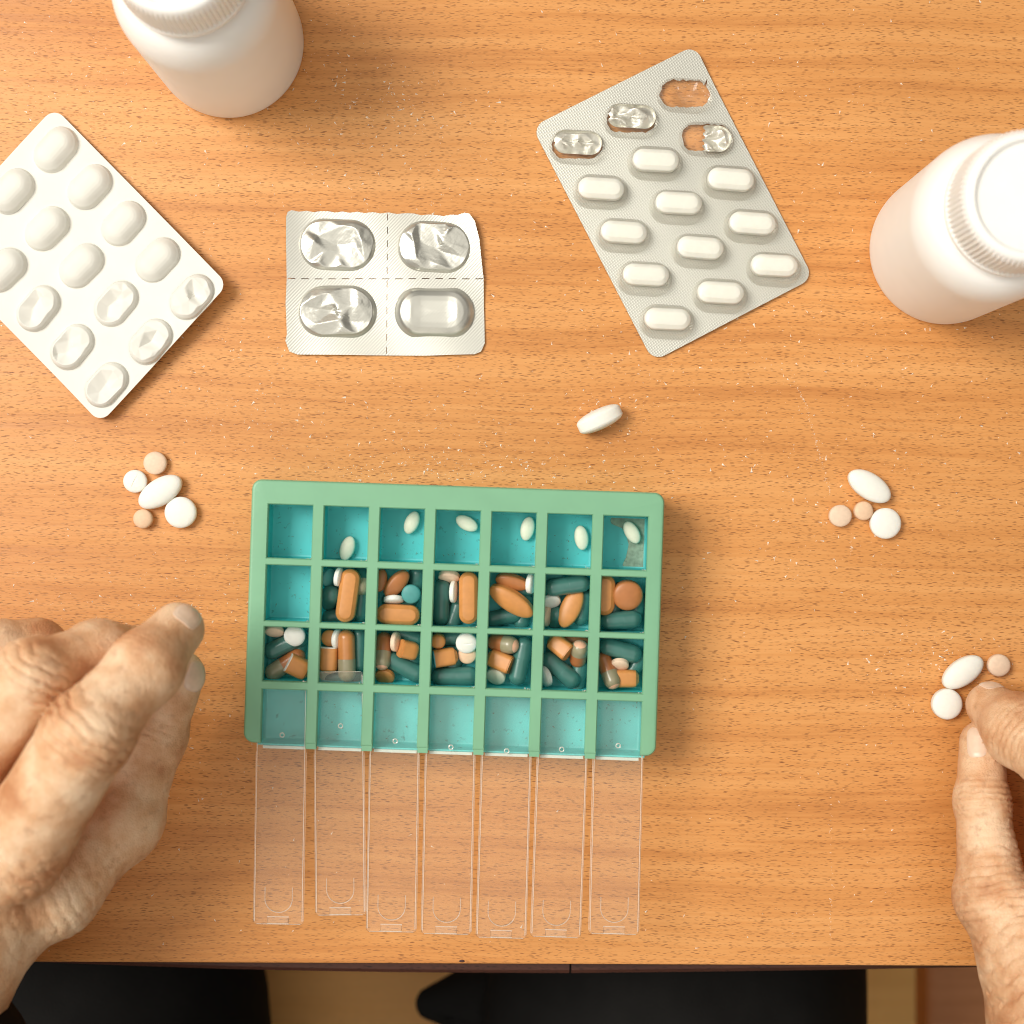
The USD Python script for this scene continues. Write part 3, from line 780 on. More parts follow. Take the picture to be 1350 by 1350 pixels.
for c in range(6):   # the bars run out a little past the front edge
    m_ = (COL[c] + COL[c + 1]) / 2
    frame += cross_prism(m_ - .0016, m_ + .0016, v1 - .004, v1 + .0014, ZT - .0032, ZT - .0006)
bv = tm(frame)


def box_world(m):
    m = m.copy(); v = np.array(m.vertices)
    xy = BC[:2] + v[:, :1] * ub + v[:, 1:2] * vb
    m.vertices = np.column_stack([xy, v[:, 2] + T]); m.invert()
    return m


base_box = np.array([BC[0], BC[1], T])
pb = thing('pill_box', base_box, 'green weekly pill box with cyan cells, full of pills, clear lids slid out', 'pill box')
obj('frame', box_world(bv), 'green_plastic', pb, 28)
FLOOR = .0116
for r, (ra, rb) in enumerate(ROW):
    for c in range(7):
        ra_, rb_ = ra - 3.6 * kb, min(rb + 3.6 * kb, v1 + .0011)
        u0, u1 = COL[c] - 36.2 * kb, COL[c] + 36.2 * kb
        w = .0024 if r else .0024
        outer_ = cross_prism(u0, u1, ra_, rb_, FLOOR - .0014, .0198)
        # sloping cell walls with a rounded foot
        inner_ = Manifold.hull_points(np.array([(a, b, z) for z, g in ((FLOOR, .0014), (FLOOR + .0004, .0007), (FLOOR + .0012, .0003), (.0205, .0))
                                               for a in (u0 + .0006 + g, u1 - .0006 - g) for b in (ra_ + .0004 + g, rb_ - .0004 - g)]))
        obj('compartment', box_world(tm(outer_ - inner_)), 'cyan_plastic_brightened' if r == 3 else 'cyan_plastic', pb, 30)
for c in range(7):
    obj('front_lip', box_world(tm(cross_prism(COL[c] - CW + .0002, COL[c] + CW - .0002, v1 + .0012, v1 + .0021, .0060, .0203))), 'pale_lip', pb, False)
# grime in the corner of the last cell
st_ = Polygon([loc_box(COL[6] / kb + a, -105 + b) for a, b in ((2, -33), (28, -33), (28, 33), (2, 33), (8, 20), (11, 2), (7, -12), (0, -22), (-14, -27), (-26, -33))]).buffer(-.0008).buffer(.0014, quad_segs=10)
obj('grime', sheet_mesh(st_, .00008, lambda x, y: T + FLOOR + .0001 + 0 * x, .004), 'dirt_stain', pb, False)

# clear lids slid out towards the reader: centre top (px), centre bottom (px), inner end row
ZL = .0206
lids = [((371.2, 989), (367.5, 1218), 0), ((447.5, 991), (449.5, 1206), 1), ((520.3, 992), (516, 1228), 0), ((593.7, 993), (588.3, 1231), 0), ((667.5, 994), (660.5, 1236), 0), ((741, 995), (732.3, 1235), 0), ((814.5, 996), (808.8, 1231), 0)]
rings_at = [(372, 969), (449, 957), (521, 977), (594.5, 985), (668, 990), (740.5, 988), (815, 983)]
for i, (ta, tb, inner_end) in enumerate(lids):
    a, b = at(*ta, ZL)[:2], at(*tb, ZL)[:2]
    d = (b - a) / np.linalg.norm(b - a); s = np.array([-d[1], d[0]])   # s = right of the photo
    Lo = np.linalg.norm(b - a); Lin = at(0, 996 - (106 if inner_end else 84), 0)[1] * 0 + (106 if inner_end else 84) * S * (H - ZL) / H
    wd = 33.2 * S * (H - ZL) / H

    def lw(m, a=a, d=d, s=s):
        m = m.copy(); v = np.array(m.vertices)
        m.vertices = np.column_stack([a + v[:, :1] * s + v[:, 1:2] * d, v[:, 2] + T]); 
        return m
    cen = (Lo - Lin) / 2; hl = (Lo + Lin) / 2
    pl = rounded_layers(rrect(wd, hl, .0011, 4), [(.0002, ZL + .0009), (0, ZL + .0007), (0, ZL + .0001), (.0002, ZL)])
    pl.vertices = np.array(pl.vertices) + [0, cen, 0]
    lid = obj('lid', lw(pl), 'lid_clear', pb, 30)
    for sg in (-1, 1):
        xx = sg * (wd - .00045)
        obj('rail', lw(tube([(xx, -Lin + .001, ZL + .0011), (xx, cen, ZL + .0011), (xx, Lo - .0012, ZL + .0011)], .00021, 6)), 'lid_edge', lid)
        xx = sg * (wd - .00005)
        obj('rim', lw(tube([(xx, .0005, ZL + .0006), (xx, cen, ZL + .0006), (xx, Lo - .0012, ZL + .0006)], .00013, 6)), 'lid_edge', lid)
    uw = .0043
    U = [(-uw, Lo - .0118, ZL + .001)] + [(-uw, Lo - .0082, ZL + .001)] + [(-uw * math.cos(t), Lo - .0082 + uw * math.sin(t), ZL + .001) for t in np.linspace(0.15, math.pi - .15, 17)] + [(uw, Lo - .0082, ZL + .001), (uw, Lo - .0118, ZL + .001)]
    obj('thumb_groove', lw(tube(U, .00014, 6)), 'lid_edge', lid)
    tb_ = rounded_layers(rrect(.0034, .0011, .0003, 2), [(.0003, ZL + .0019), (0, ZL + .0015), (0, ZL + .001)])
    tb_.vertices = np.array(tb_.vertices) + [0, Lo - .0016, 0]
    obj('catch', lw(tb_), 'lid_clear', lid)
    for yy in (Lo - .0027, Lo - .0005):
        obj('catch_edge', lw(tube([(-.0034, yy, ZL + .0016), (0, yy, ZL + .0016), (.0034, yy, ZL + .0016)], .00012, 5)), 'lid_edge', lid)
    obj('end_rim', lw(tube([(-wd + .001, Lo - .0001, ZL + .0006), (0, Lo - .0001, ZL + .0006), (wd - .001, Lo - .0001, ZL + .0006)], .00012, 5)), 'lid_edge', lid)
    obj('end_rim', lw(tube([(-wd + .001, -Lin + .0001, ZL + .0006), (0, -Lin + .0001, ZL + .0006), (wd - .001, -Lin + .0001, ZL + .0006)], .00012, 5)), 'lid_edge', lid)
    tr = trimesh.creation.torus(.00068, .00017, 20, 8)
    p0 = at(*rings_at[i], ZL + .001)
    obj('ring_mark', place(tr, None, p0), 'lid_edge', lid)

# crumbs caught in the box
cp = []
for c in range(7):
    for r in (0, 1, 3):
        if r == 1 and c > 0:
            continue
        ra, rb = ROW[r]
        for _ in range(16):
            side = rng.integers(0, 3)
            u = COL[c] + rng.uniform(-.9, .9) * CW * .9; v = rng.uniform(ra + .0015, rb - .0015)
            if side == 0: v = rb - .0022 - abs(rng.normal(0, .0006)) if r < 3 else v
            if side == 1: u = COL[c] + CW * .92 - abs(rng.normal(0, .0006))
            if v > v1 - .001: v = v1 - .001
            cp.append([*(BC[:2] + u * ub + v * vb), T + FLOOR + .0004])
obj('grit', flakes(cp, .00010, .00042, 5), 'dirt_stain', pb, False)
cp = []
for c in range(7):
    for r in range(3):
        ra, rb = ROW[r]
        for _ in range(7):
            u = COL[c] + CW - abs(rng.normal(0, .0009)); v = rb + .0001 * rng.normal() - .0001
            cp.append([*(BC[:2] + u * ub + v * vb), T + ZT - .0012 + .0003 * rng.random()])
obj('chalk', flakes(cp, .00012, .00045, 6, .8), 'crumb_white', pb, False)

# ------------------------------------------------------------------ pills in the box
WORD = {1: 'one', 2: 'two', 3: 'three', 4: 'four', 5: 'five', 6: 'six', 7: 'seven'}


def cell(r, c):
    return f'in row {WORD[r]} column {WORD[c]}, green box'


def settle(px, py, h):
    return at(px, py, h)


def put(m, px, py, h, a, pitch=0, roll=0):
    Rm = rot([0, 0, 1], math.radians(a)) @ rot([0, 1, 0], math.radians(-pitch)) @ rot([1, 0, 0], math.radians(roll))
    return place(m, Rm, at(px, py, h))


def kmm(px, h):
    return px * S * (H - h) / H


PB_GROUP = {'capsule': 'capsules in the pill box', 'tablet': 'tablets in the pill box'}


def capsule(r, c, phrase, px, py, L, W, a, h, pitch=0, mats=('capsule_teal', 'capsule_teal'), split=.08, tip=None):
    h *= .001; Lm, Rm = kmm(L, h), kmm(W, h) / 2
    loc = at(px, py, h)
    t = thing('capsule', loc, f'{phrase} {cell(r, c)}', 'capsule', PB_GROUP['capsule'])
    x = split * Lm / 2
    ca = half_capsule(Lm / 2 - x, Rm, 1); ca.apply_translation((x, 0, 0))
    cb = half_capsule(Lm / 2 + x + .0004, Rm * .965, -1); cb.apply_translation((x + .0004, 0, 0))
    obj('capsule_cap', put(ca, px, py, h, a, pitch), mats[0], t, 30)
    obj('capsule_body', put(cb, px, py, h, a, pitch), mats[1], t, 30)
    if tip:
        th = np.linspace(0, .8, 6)
        pr = [(Lm / 2 - Rm + Rm * 1.015 * math.cos(q), Rm * 1.015 * math.sin(q)) for q in th[::-1]]
        pr = [(pr[0][0] - .0003, 0.0)] + pr
        tp = lathe_x(pr, 24)
        obj('powder_tip', put(tp, px, py, h, a, pitch), 'capsule_tip', t, 30)


def pill(name, r, c, phrase, m, mat):
    return single(name, m, mat, f'{phrase} {cell(r, c)}', 'tablet', PB_GROUP['tablet'])


def disc(r, c, phrase, px, py, D, a, h, tilt, mat, thick=None, score=None):
    h *= .001; d = kmm(D, h)
    m = tablet(d, d, thick or d * .42, .45)
    if score is not None:
        q = tm_bool(m, score, d, thick or d * .42); m = q if q is not None else m
    pill('round_tablet', r, c, phrase, put(m, px, py, h, a, 0, tilt), mat)


def caplet(r, c, phrase, px, py, L, W, a, h, mat='tablet_orange', pitch=0, roll=0, thick=None, oval=False):
    h *= .001; l, w = kmm(L, h), kmm(W, h)
    m = tablet(l, w, thick or w * .72, .5) if oval else oblong(l, w, thick or w * .85)
    single('oval_tablet' if oval else 'oblong_tablet', put(m, px, py, h, a, pitch, roll), mat, f'{phrase} {cell(r, c)}', 'tablet', PB_GROUP['tablet'], None, 20)


def broken(r, c, phrase, px, py, L, W, a, h, face='tablet_white', pitch=0, roll=0):
    """half of a snapped oblong tablet: rounded end towards -x, cut face at +x."""
    h *= .001; l, w = kmm(L, h), kmm(W, h)
    def slab(x0, x1):
        o = oblong(2 * l, w, w * .9)
        cs = []
        sect = [(math.copysign(abs(math.cos(q)) ** .45, math.cos(q)) * w / 2, math.copysign(abs(math.sin(q)) ** .7, math.sin(q)) * w * .45) for q in np.linspace(0, 2 * np.pi, 33)[:-1]]
        out = []
        for x in np.linspace(x0, x1, 8):
            f = 1.0 if x > -l / 2 + w * .3 else math.sqrt(max(0.02, 1 - ((-l / 2 + w * .3 - x) / (w * .3)) ** 2 * .75))
            out.append([(x, y * f, z * f) for y, z in sect])
        out = np.array(out)
        out = np.concatenate([np.repeat(out[:1].mean(1, keepdims=True), 32, 1), out, np.repeat(out[-1:].mean(1, keepdims=True), 32, 1)])
        m = rings_mesh(out); m.fix_normals(); return m
    t = thing('broken_tablet', at(px, py, h), f'{phrase} {cell(r, c)}', 'tablet', 'snapped orange tablets in the pill box')
    obj('coating', put(slab(-l / 2, l / 2 - .0003), px, py, h, a, pitch, roll), 'tablet_orange', t, 30)
    obj('broken_face', put(place(slab(l / 2 - .0003, l / 2), np.diag([1, .93, .93]), (.00001, 0, 0)), px, py, h, a, pitch, roll), face, t, 30)


BR, TE, OR = 'tablet_brown', 'tablet_teal', 'tablet_orange'
GB = ('capsule_grey', 'capsule_brown'); GO = ('capsule_grey', 'capsule_orange')
# row one: one pale oval tablet in each of six cells
for c, px, py, L, W, a in ((2, 458, 723, 33, 19, 72), (3, 543, 689, 31.5, 18.5, 66), (4, 615.5, 690, 31.5, 18.5, -28), (5, 695.5, 697, 32, 18.5, 78), (6, 766.5, 709, 32.5, 18.5, -82), (7, 833, 702, 32, 18.5, -60)):
    l, w = kmm(L, .012), kmm(W, .012)
    pill('oval_tablet', 1, c, 'pale oval tablet with painted cyan bounce lying alone', put(tablet(l, w, .0032, .3), px, py, FLOOR + .0017, a), 'tablet_bounce_tint')
# row two
disc(2, 2, 'teal round tablet leaning in the top corner', 433, 761, 25, 75, 16, 55, TE)
disc(2, 2, 'white tablet on edge beside the long orange tablet', 446.4, 760.5, 25, 80, 18, 80, 'tablet_white', .0023)
caplet(2, 2, 'long upright orange oblong tablet', 459, 785, 71, 26, 82, 17.5)
capsule(2, 2, 'teal capsule end at the left', 435, 788, 40, 27, 60, 14.5, 50)
capsule(2, 2, 'grey green capsule behind the orange tablet', 476, 766, 40, 24, -80, 14, 30, ('capsule_grey', 'capsule_teal'))
caplet(2, 3, 'orange brown oblong tablet half under the left bar', 502, 765, 30, 17, 80, 16, BR, oval=True)
caplet(2, 3, 'brown oval tablet leaning across the top', 522.7, 769.5, 43, 22, 48, 17, BR, 0, 25, oval=True)
disc(2, 3, 'teal round tablet facing up', 542, 783, 25, 0, 18, 6, TE)
disc(2, 3, 'white round tablet on edge above the orange oblong', 519, 790.5, 26, 2, 17, 72, 'tablet_white', .0024)
caplet(2, 3, 'orange oblong tablet along the bottom', 525, 810, 58, 26.5, -3, 17)
capsule(2, 3, 'dark teal capsule in the top corner', 550, 765, 44, 24, 80, 12.5, 15)
capsule(2, 4, 'upright dark teal capsule', 582, 793.5, 62, 22, 88, 15.5, 6)
disc(2, 4, 'peach round tablet leaning at the top', 592, 760, 28, -4, 17, 62, 'tablet_peach')
disc(2, 4, 'white round tablet on edge in the middle', 598, 780, 29, 88, 17, 80, 'tablet_white', .0023)
caplet(2, 4, 'large upright orange oblong tablet', 618, 788, 69, 25.5, 90, 17.5)
capsule(2, 4, 'dark teal capsule at the bottom', 600, 810, 46, 23, 70, 12.8)
caplet(2, 5, 'brown oval tablet across the top', 675, 767, 44, 21, -14, 17, BR, 0, 30, oval=True)
caplet(2, 5, 'large slanting orange oval tablet', 674.5, 792, 67, 28, -33, 18, OR, 0, 22, oval=True)
disc(2, 5, 'white round tablet on edge at the right', 700, 769, 27, 84, 17.5, 72, 'tablet_white')
capsule(2, 5, 'dark teal capsule along the bottom', 664, 813, 52, 22, 12, 13.5)
capsule(2, 5, 'dark teal capsule under the brown oval', 690, 806, 50, 22, 80, 12.5)
capsule(2, 6, 'teal capsule lying across the top', 748, 772, 61, 24, 9, 17.5)
disc(2, 6, 'cyan round tablet behind the teal capsule', 731, 760, 24, 5, 15.5, 40, TE)
disc(2, 6, 'white round tablet under the left bar', 727, 792.5, 24, 10, 16, 48, 'tablet_white')
caplet(2, 6, 'orange oval tablet under the teal capsule', 753, 801, 56, 27, 66, 15.5, OR, 0, -8, oval=True)
disc(2, 6, 'peach white tablet on edge in the lower corner', 720.5, 813, 26, 82, 15, 70, 'tablet_peach')
capsule(2, 6, 'dark teal capsule end low at the left', 733, 814, 34, 24, 70, 13, 40)
caplet(2, 7, 'upright orange oblong tablet half under the left bar', 797, 784, 54, 27, 88, 17)
disc(2, 7, 'brown round tablet facing up', 827.4, 784.5, 40, 15, 17.5, 12, BR, .0046)
capsule(2, 7, 'teal capsule along the bottom', 818.5, 817.5, 55, 24, 4, 16.5)
# row three
disc(3, 1, 'peach round tablet leaning at the top', 362, 832, 25, -2, 16.5, 58, 'tablet_peach')
disc(3, 1, 'white round tablet facing up', 388.5, 838, 28, 0, 17.5, 12, 'tablet_white')
capsule(3, 1, 'dark teal capsule slanting under the white tablet', 376.6, 849.5, 61, 24, 25, 15)
capsule(3, 1, 'grey and brown capsule lying below the teal capsule', 376, 876, 60, 23, 213, 15, 0, GB)
broken(3, 1, 'snapped orange tablet with white broken face', 393.5, 879.5, 31, 27, 152, 17.5, 'tablet_white', 12)
disc(3, 2, 'orange round tablet in the top corner', 434.6, 841, 22, 0, 17, 6, OR)
disc(3, 2, 'white round tablet on edge beside the orange capsule', 444.5, 842, 25, 84, 17, 72, 'tablet_white', .0024)
capsule(3, 2, 'upright orange and grey capsule', 457, 864.5, 69, 23.5, -89, 17.5, 0, GO, .12)
broken(3, 2, 'snapped orange tablet with flat white top', 433.5, 870, 34, 24, 88, 17)
capsule(3, 2, 'dark teal capsule along the right wall', 474, 856, 60, 20, 89, 14.5)
disc(3, 2, 'peach round tablet low under the lid edge', 433, 889, 24, 0, 14, 20, 'tablet_peach')
capsule(3, 3, 'brown and grey capsule with pink tip', 505, 858, 52, 22, -92, 16.5, 25, GB, .1, True)
disc(3, 3, 'white and peach tablet on edge', 521.6, 846, 26, 86, 17, 74, 'tablet_peach', .0025)
broken(3, 3, 'short orange half tablet standing upright', 539, 857, 25, 24, 165, 17.5, OR, 25)
capsule(3, 3, 'dark teal capsule slanting along the bottom', 533.4, 879.6, 60, 24, -28, 15.5)
disc(3, 3, 'brown round tablet in the lower corner', 507.5, 891.5, 26, -12, 15.5, 42, OR)
capsule(3, 3, 'dark teal capsule at the upper right', 538, 838, 48, 22, -20, 13)
disc(3, 4, 'orange round tablet in the top corner', 577.5, 845, 20, 0, 17.5, 10, OR, .0040)
broken(3, 4, 'snapped orange tablet with blue broken face', 587, 866.5, 32, 24, 188, 17, 'cyan_core', 10)
capsule(3, 4, 'dark teal capsule along the bottom', 600, 891.5, 63, 25, 1, 15.5)
disc(3, 4, 'white scored round tablet', 615, 847.5, 28, 0, 18, 16, 'tablet_white', None, 0.05)
disc(3, 4, 'peach round tablet under the white scored tablet', 616, 863, 24, 0, 16, 10, 'tablet_pink')
capsule(3, 4, 'dark teal capsule at the top', 592, 841, 50, 22, 8, 13)
capsule(3, 5, 'brown and grey capsule with pink tip', 663, 848.5, 45, 24, -8, 17, 28, GB, .1, True)
broken(3, 5, 'short orange half tablet at the left', 658.7, 871, 33, 25, -22, 17, OR, 14)
disc(3, 5, 'grey white round tablet in the lower corner', 653.8, 891.5, 26, -24, 15.5, 40, 'tablet_bounce_tint')
capsule(3, 5, 'upright dark teal capsule', 686.7, 871, 66, 24, 78, 16)
broken(3, 6, 'short orange half tablet in the top corner', 738, 851.5, 32, 25, -38, 17, OR, 20)
capsule(3, 6, 'standing grey and brown capsule with pink tip', 763, 862, 42, 23, 84, 16.5, 38, GB, .1, True)
capsule(3, 6, 'dark teal capsule slanting to the bottom', 739, 883, 62, 24, -42, 15.5)
disc(3, 6, 'white round tablet on edge under the left bar', 718.5, 891.5, 28, -70, 16, 66, 'tablet_white')
caplet(3, 6, 'brown tablet behind the grey capsule', 760, 845, 36, 18, -10, 14, BR, oval=True)
capsule(3, 7, 'dark teal capsule across the top', 817.7, 857, 58, 24.5, -17, 16)
capsule(3, 7, 'brown and grey capsule with pink tip', 801.5, 884, 52, 22.5, -68, 16.5, 20, GB, .1, True)
disc(3, 7, 'peach round tablet on its side in the middle', 817, 876, 24, -4, 16.5, 52, 'tablet_peach')
broken(3, 7, 'square orange half tablet at the lower right', 826.5, 894.5, 31, 23.5, 180, 16, OR)
# added dark filler capsules, making the gaps between pills look shaded
for r, c, a0, px, py in ((2, 2, 84, 476, 796), (2, 2, 10, 449, 812), (2, 3, 5, 528, 790), (2, 4, 85, 606, 776), (2, 5, 20, 690, 778), (2, 6, 80, 768, 800), (2, 7, 75, 812, 792), (2, 7, 80, 838, 803), (3, 1, 80, 392, 862),
                         (3, 2, 5, 452, 892), (3, 3, 70, 545, 868), (3, 4, 60, 600, 872), (3, 5, 30, 668, 862), (3, 6, 80, 762, 892), (3, 6, 85, 730, 866), (3, 7, 60, 836, 880)):
    used_phrase = 'added dark teal filler capsule at the ' + ('bottom corner' if (r, c, py) in ((2, 2, 812), (2, 7, 803), (3, 6, 892)) else 'very bottom')
    capsule(r, c, used_phrase, px, py, 50, 22, a0, 13.2)


# ------------------------------------------------------------------ person: hands on the table, dark legs below
def surface_net(f, o, hstep):
    s = f < 0
    c = np.zeros(tuple(np.array(f.shape) - 1), np.int8)
    for dx in (0, 1):
        for dy in (0, 1):
            for dz in (0, 1):
                c += s[dx:f.shape[0] - 1 + dx, dy:f.shape[1] - 1 + dy, dz:f.shape[2] - 1 + dz]
    act = (c > 0) & (c < 8)
    idx = -np.ones(act.shape, np.int64); cells = np.argwhere(act); idx[act] = np.arange(len(cells))
    acc = np.zeros((len(cells), 3)); cnt = np.zeros(len(cells))
    corners = [(x, y, z) for x in (0, 1) for y in (0, 1) for z in (0, 1)]
    for a in corners:
        for k in range(3):
            if a[k]:
                continue
            b = list(a); b[k] = 1
            fa = f[tuple((cells + a).T)]; fb = f[tuple((cells + b).T)]
            m = (fa < 0) != (fb < 0)
            t = np.where(m, fa / np.where(m, fa - fb, 1), 0)
            p = np.array(a, float)[None] + t[:, None] * (np.array(b) - np.array(a))[None]
            acc[m] += p[m]; cnt[m] += 1
    v = o + (cells + acc / cnt[:, None]) * hstep
    faces = []
    for k in range(3):
        i, j = (k + 1) % 3, (k + 2) % 3
        sl0 = [slice(1, n - 1) for n in f.shape]; sl0[k] = slice(0, f.shape[k] - 1); sl1 = list(sl0); sl1[k] = slice(1, f.shape[k])
        a, b = s[tuple(sl0)], s[tuple(sl1)]
        e = np.argwhere(a != b); off = np.ones(3, int); off[k] = 0; e = e + off
        ei, ej = np.zeros(3, int), np.zeros(3, int); ei[i] = 1; ej[j] = 1
        q = np.stack([idx[tuple((e - ei - ej).T)], idx[tuple((e - ej).T)], idx[tuple(e.T)], idx[tuple((e - ei).T)]], 1)
        flip = s[tuple(e.T)]
        q = np.where(flip[:, None], q, q[:, ::-1]); faces.append(q)
    q = np.vstack(faces); q = q[(q >= 0).all(1)]
    return trimesh.Trimesh(v, np.vstack([q[:, [0, 1, 2]], q[:, [0, 2, 3]]]), process=False)


def smin(a, b, k):
    h_ = np.clip(.5 + .5 * (b - a) / k, 0, 1)
    return b * (1 - h_) + a * h_ - k * h_ * (1 - h_)


def cone_sdf(p, a, ra, b, rb):
    ba = b - a; l2 = ba @ ba
    t = np.clip(((p - a) @ ba) / l2, 0, 1)
    d = np.sqrt(((p - a - t[..., None] * ba) ** 2).sum(-1))
    return d - (ra + (rb - ra) * t)


class Hand:
    def __init__(self, fingers, palm, kf=.004, kp=.006):
        self.f = [[(at(x, y, z / 1000), r / 1000) for x, y, z, r in ch] for ch in fingers]
        self.p = [((at(*a[:2], a[2] / 1000), a[3] / 1000), (at(*b[:2], b[2] / 1000), b[3] / 1000)) for a, b in palm]
        self.kf, self.kp = kf, kp

    def one(self, p, i):
        ch, d = self.f[i], None
        for (a, ra), (b, rb) in zip(ch[:-1], ch[1:]):
            q = cone_sdf(p, a, ra, b, rb); d = q if d is None else smin(d, q, self.kf)
        return d

    def __call__(self, p):
        pal = None
        for (a, ra), (b, rb) in self.p:
            d = cone_sdf(p, a, ra, b, rb); pal = d if pal is None else smin(pal, d, .007)
        out = None
        for ch in self.f:
            d = None
            for (a, ra), (b, rb) in zip(ch[:-1], ch[1:]):
                q = cone_sdf(p, a, ra, b, rb); d = q if d is None else smin(d, q, self.kf)
            for (a, ra) in ch[1:-1]:      # knuckle swelling
                q = np.sqrt(((p - a) ** 2).sum(-1)) - ra * 1.03; d = smin(d, q, .003)
            d = smin(d, pal, self.kp)
            out = d if out is None else smin(out, d, .0004)
        return out

    def mesh(self, lo, hi, step):
        n = np.ceil((hi - lo) / step).astype(int) + 1
        g = [lo[k] + step * np.arange(n[k]) for k in range(3)]
        f = np.empty(n, np.float32)
        for i in range(n[0]):
            yy, zz = np.meshgrid(g[1], g[2], indexing='ij')
            f[i] = self(np.stack([np.full_like(yy, g[0][i]), yy, zz], -1))
        return surface_net(f, lo, step)

    def detail(self, m, creases, seed, calm=()):
        """fine relief of old skin: joint wrinkles, veins and lines."""
        m = m.subdivide()
        v = np.array(m.vertices); n = np.array(m.vertex_normals)
        d = 0.0012 * (meshkit.fbm(v * 80, 2, seed) - .5) + 0.00022 * (meshkit.fbm(v * 420, 2, seed + 5) - .5)
        for c, ax, amp, w, per in creases:
            c = np.array(c); ax = np.array(ax) / np.linalg.norm(ax)
            q = v - c; t = q @ ax
            near = np.exp(-(t / w) ** 2) * np.exp(-np.maximum(0, np.linalg.norm(q, axis=1) - w * 1.6) / .004)
            ph = t / per + 0.42 * (meshkit.fbm(v * 260, 2, seed + 9) - .5) * 2
            line = (0.5 + 0.5 * np.cos(2 * np.pi * ph)) ** 4
            d -= .95 * amp * near * line * np.clip(n[:, 2] * 2 + .5, 0, 1)
        for c in calm:
            d *= 1 - np.exp(-(np.linalg.norm(v - np.array(c), axis=1) / .008) ** 4)
        m.vertices = v + n * d[:, None]
        return m

    def nail(self, fi, tip, along, up, length, width, thick=.00038):
        """nail plate laid on the fingertip by tracing down onto the finger."""
        al = np.array(along) / np.linalg.norm(along); up = np.array(up, float); up -= al * (up @ al); up /= np.linalg.norm(up); sd = np.cross(up, al)
        n, k = 40, 12
        th = np.arange(n) * 2 * np.pi / n
        o = np.stack([np.sign(np.cos(th)) * np.abs(np.cos(th)) ** .6 * length / 2, np.sign(np.sin(th)) * np.abs(np.sin(th)) ** .65 * width / 2], 1)
        rings = []
        for r_ in np.linspace(0, 1, k):
            p = np.array(tip) + al * (o[:, :1] * r_) + sd * (o[:, 1:] * r_) + up * .002
            for _ in range(12):
                f0 = self.one(p, fi); g = np.stack([self.one(p + e_, fi) - self.one(p - e_, fi) for e_ in np.eye(3) * 2e-4], -1)
                p = p - g / np.maximum(np.linalg.norm(g, axis=1, keepdims=True), 1e-9) * f0[:, None]
            e = thick * (1.0 if r_ < .9 else .65)
            rings.append(p + up * e)
        low = [rings[-1] - up * thick * 2.2]
        return rings_mesh(np.array(rings + low))


# person's left hand (at the left of the picture)
Lw = (-82, 1205, 54, 26)
left = Hand([[(18, 1126, 72, 14.0), (115, 968, 84, 11.6), (191, 879, 72, 9.7), (233, 830, 60, 8.0)],
             [(-82, 1062, 64, 11.8), (40, 894, 75, 9.9), (130, 862, 58, 8.8), (182, 858, 42, 7.8)],
             [(-150, 1010, 46, 11), (-2, 862, 49, 9.2), (48, 856, 42, 8.3), (95, 874, 31, 7.4)],
             [(-210, 950, 38, 10), (-110, 858, 42, 8.6), (-60, 856, 35, 7.8), (-20, 876, 28, 7.0)],
             [(66, 1168, 46, 14.5), (158, 1080, 35, 12.2), (201, 972, 30, 9.6), (237, 890, 35, 7.7)]],
            [(Lw, (-5, 1125, 62, 11.5)), (Lw, (-90, 1075, 56, 10.5)), (Lw, (-155, 1020, 44, 10)), (Lw, (-215, 960, 36, 9)), (Lw, (62, 1170, 45, 15)),
             ((40, 1175, 44, 11), (0, 1135, 54, 10)), (Lw, (-160, 1400, 58, 30)), ((-160, 1400, 58, 30), (-220, 1600, 62, 34))])
lo = np.array([*at(-330, 1620, .05)[:2], T + .005]); hi = np.array([*at(330, 740, .05)[:2], T + .125])
lm = left.mesh(lo, hi, .0012)
axf = lambda a, b: at(*b) - at(*a)
lm = left.detail(lm, [(at(115, 966, .085), axf((40, 1050, .076), (140, 920, .078)), .0009, .008, .0032), (at(188, 872, .07), axf((106, 958, .08), (231, 829, .06)), .0005, .0042, .0018),
                      (at(40, 895, .088), axf((-20, 980, .08), (60, 870, .08)), .0008, .007, .0030), (at(5, 1110, .08), axf((-80, 1170, .06), (60, 1030, .078)), .0006, .009, .0035),
                      (at(199, 965, .05), axf((157, 1078, .047), (236, 890, .043)), .0006, .006, .0025), (at(70, 1180, .06), axf((-40, 1180, .06), (120, 1100, .05)), .0004, .015, .004)], 3, [at(246, 812, .062), at(252, 882, .038)])
# person's right hand (at the right of the picture)
Rw = (1432, 1352, 40, 25)
right = Hand([[(1475, 1150, 56, 14), (1425, 1022, 48, 12.2), (1347, 964, 27, 10.6), (1305, 931, 12, 7.6)],
              [(1530, 1130, 58, 13.5), (1480, 1000, 48, 12), (1420, 985, 26, 9.5), (1385, 985, 13, 8)],
              [(1590, 1130, 54, 13), (1550, 1010, 45, 11), (1500, 1000, 24, 9), (1465, 1010, 12, 8)],
              [(1640, 1150, 46, 12), (1620, 1050, 38, 9.5), (1585, 1040, 22, 8.3), (1560, 1050, 11, 7.5)],
              [(1368, 1272, 34, 15.5), (1309, 1184, 26, 11), (1295, 1056, 18.5, 7.9), (1293.5, 979, 12, 7.0)]],
             [(Rw, (1475, 1150, 54, 14)), (Rw, (1530, 1130, 55, 14)), (Rw, (1590, 1130, 52, 13)), (Rw, (1640, 1150, 45, 12)), (Rw, (1368, 1272, 34, 16)),
              ((1372, 1272, 34, 13), (1465, 1190, 46, 12)), (Rw, (1520, 1560, 50, 30)), ((1520, 1560, 50, 30), (1580, 1750, 58, 34))], .004, .007)
lo = np.array([*at(1180, 1770, .05)[:2], T + .002]); hi = np.array([*at(1760, 840, .03)[:2], T + .085])
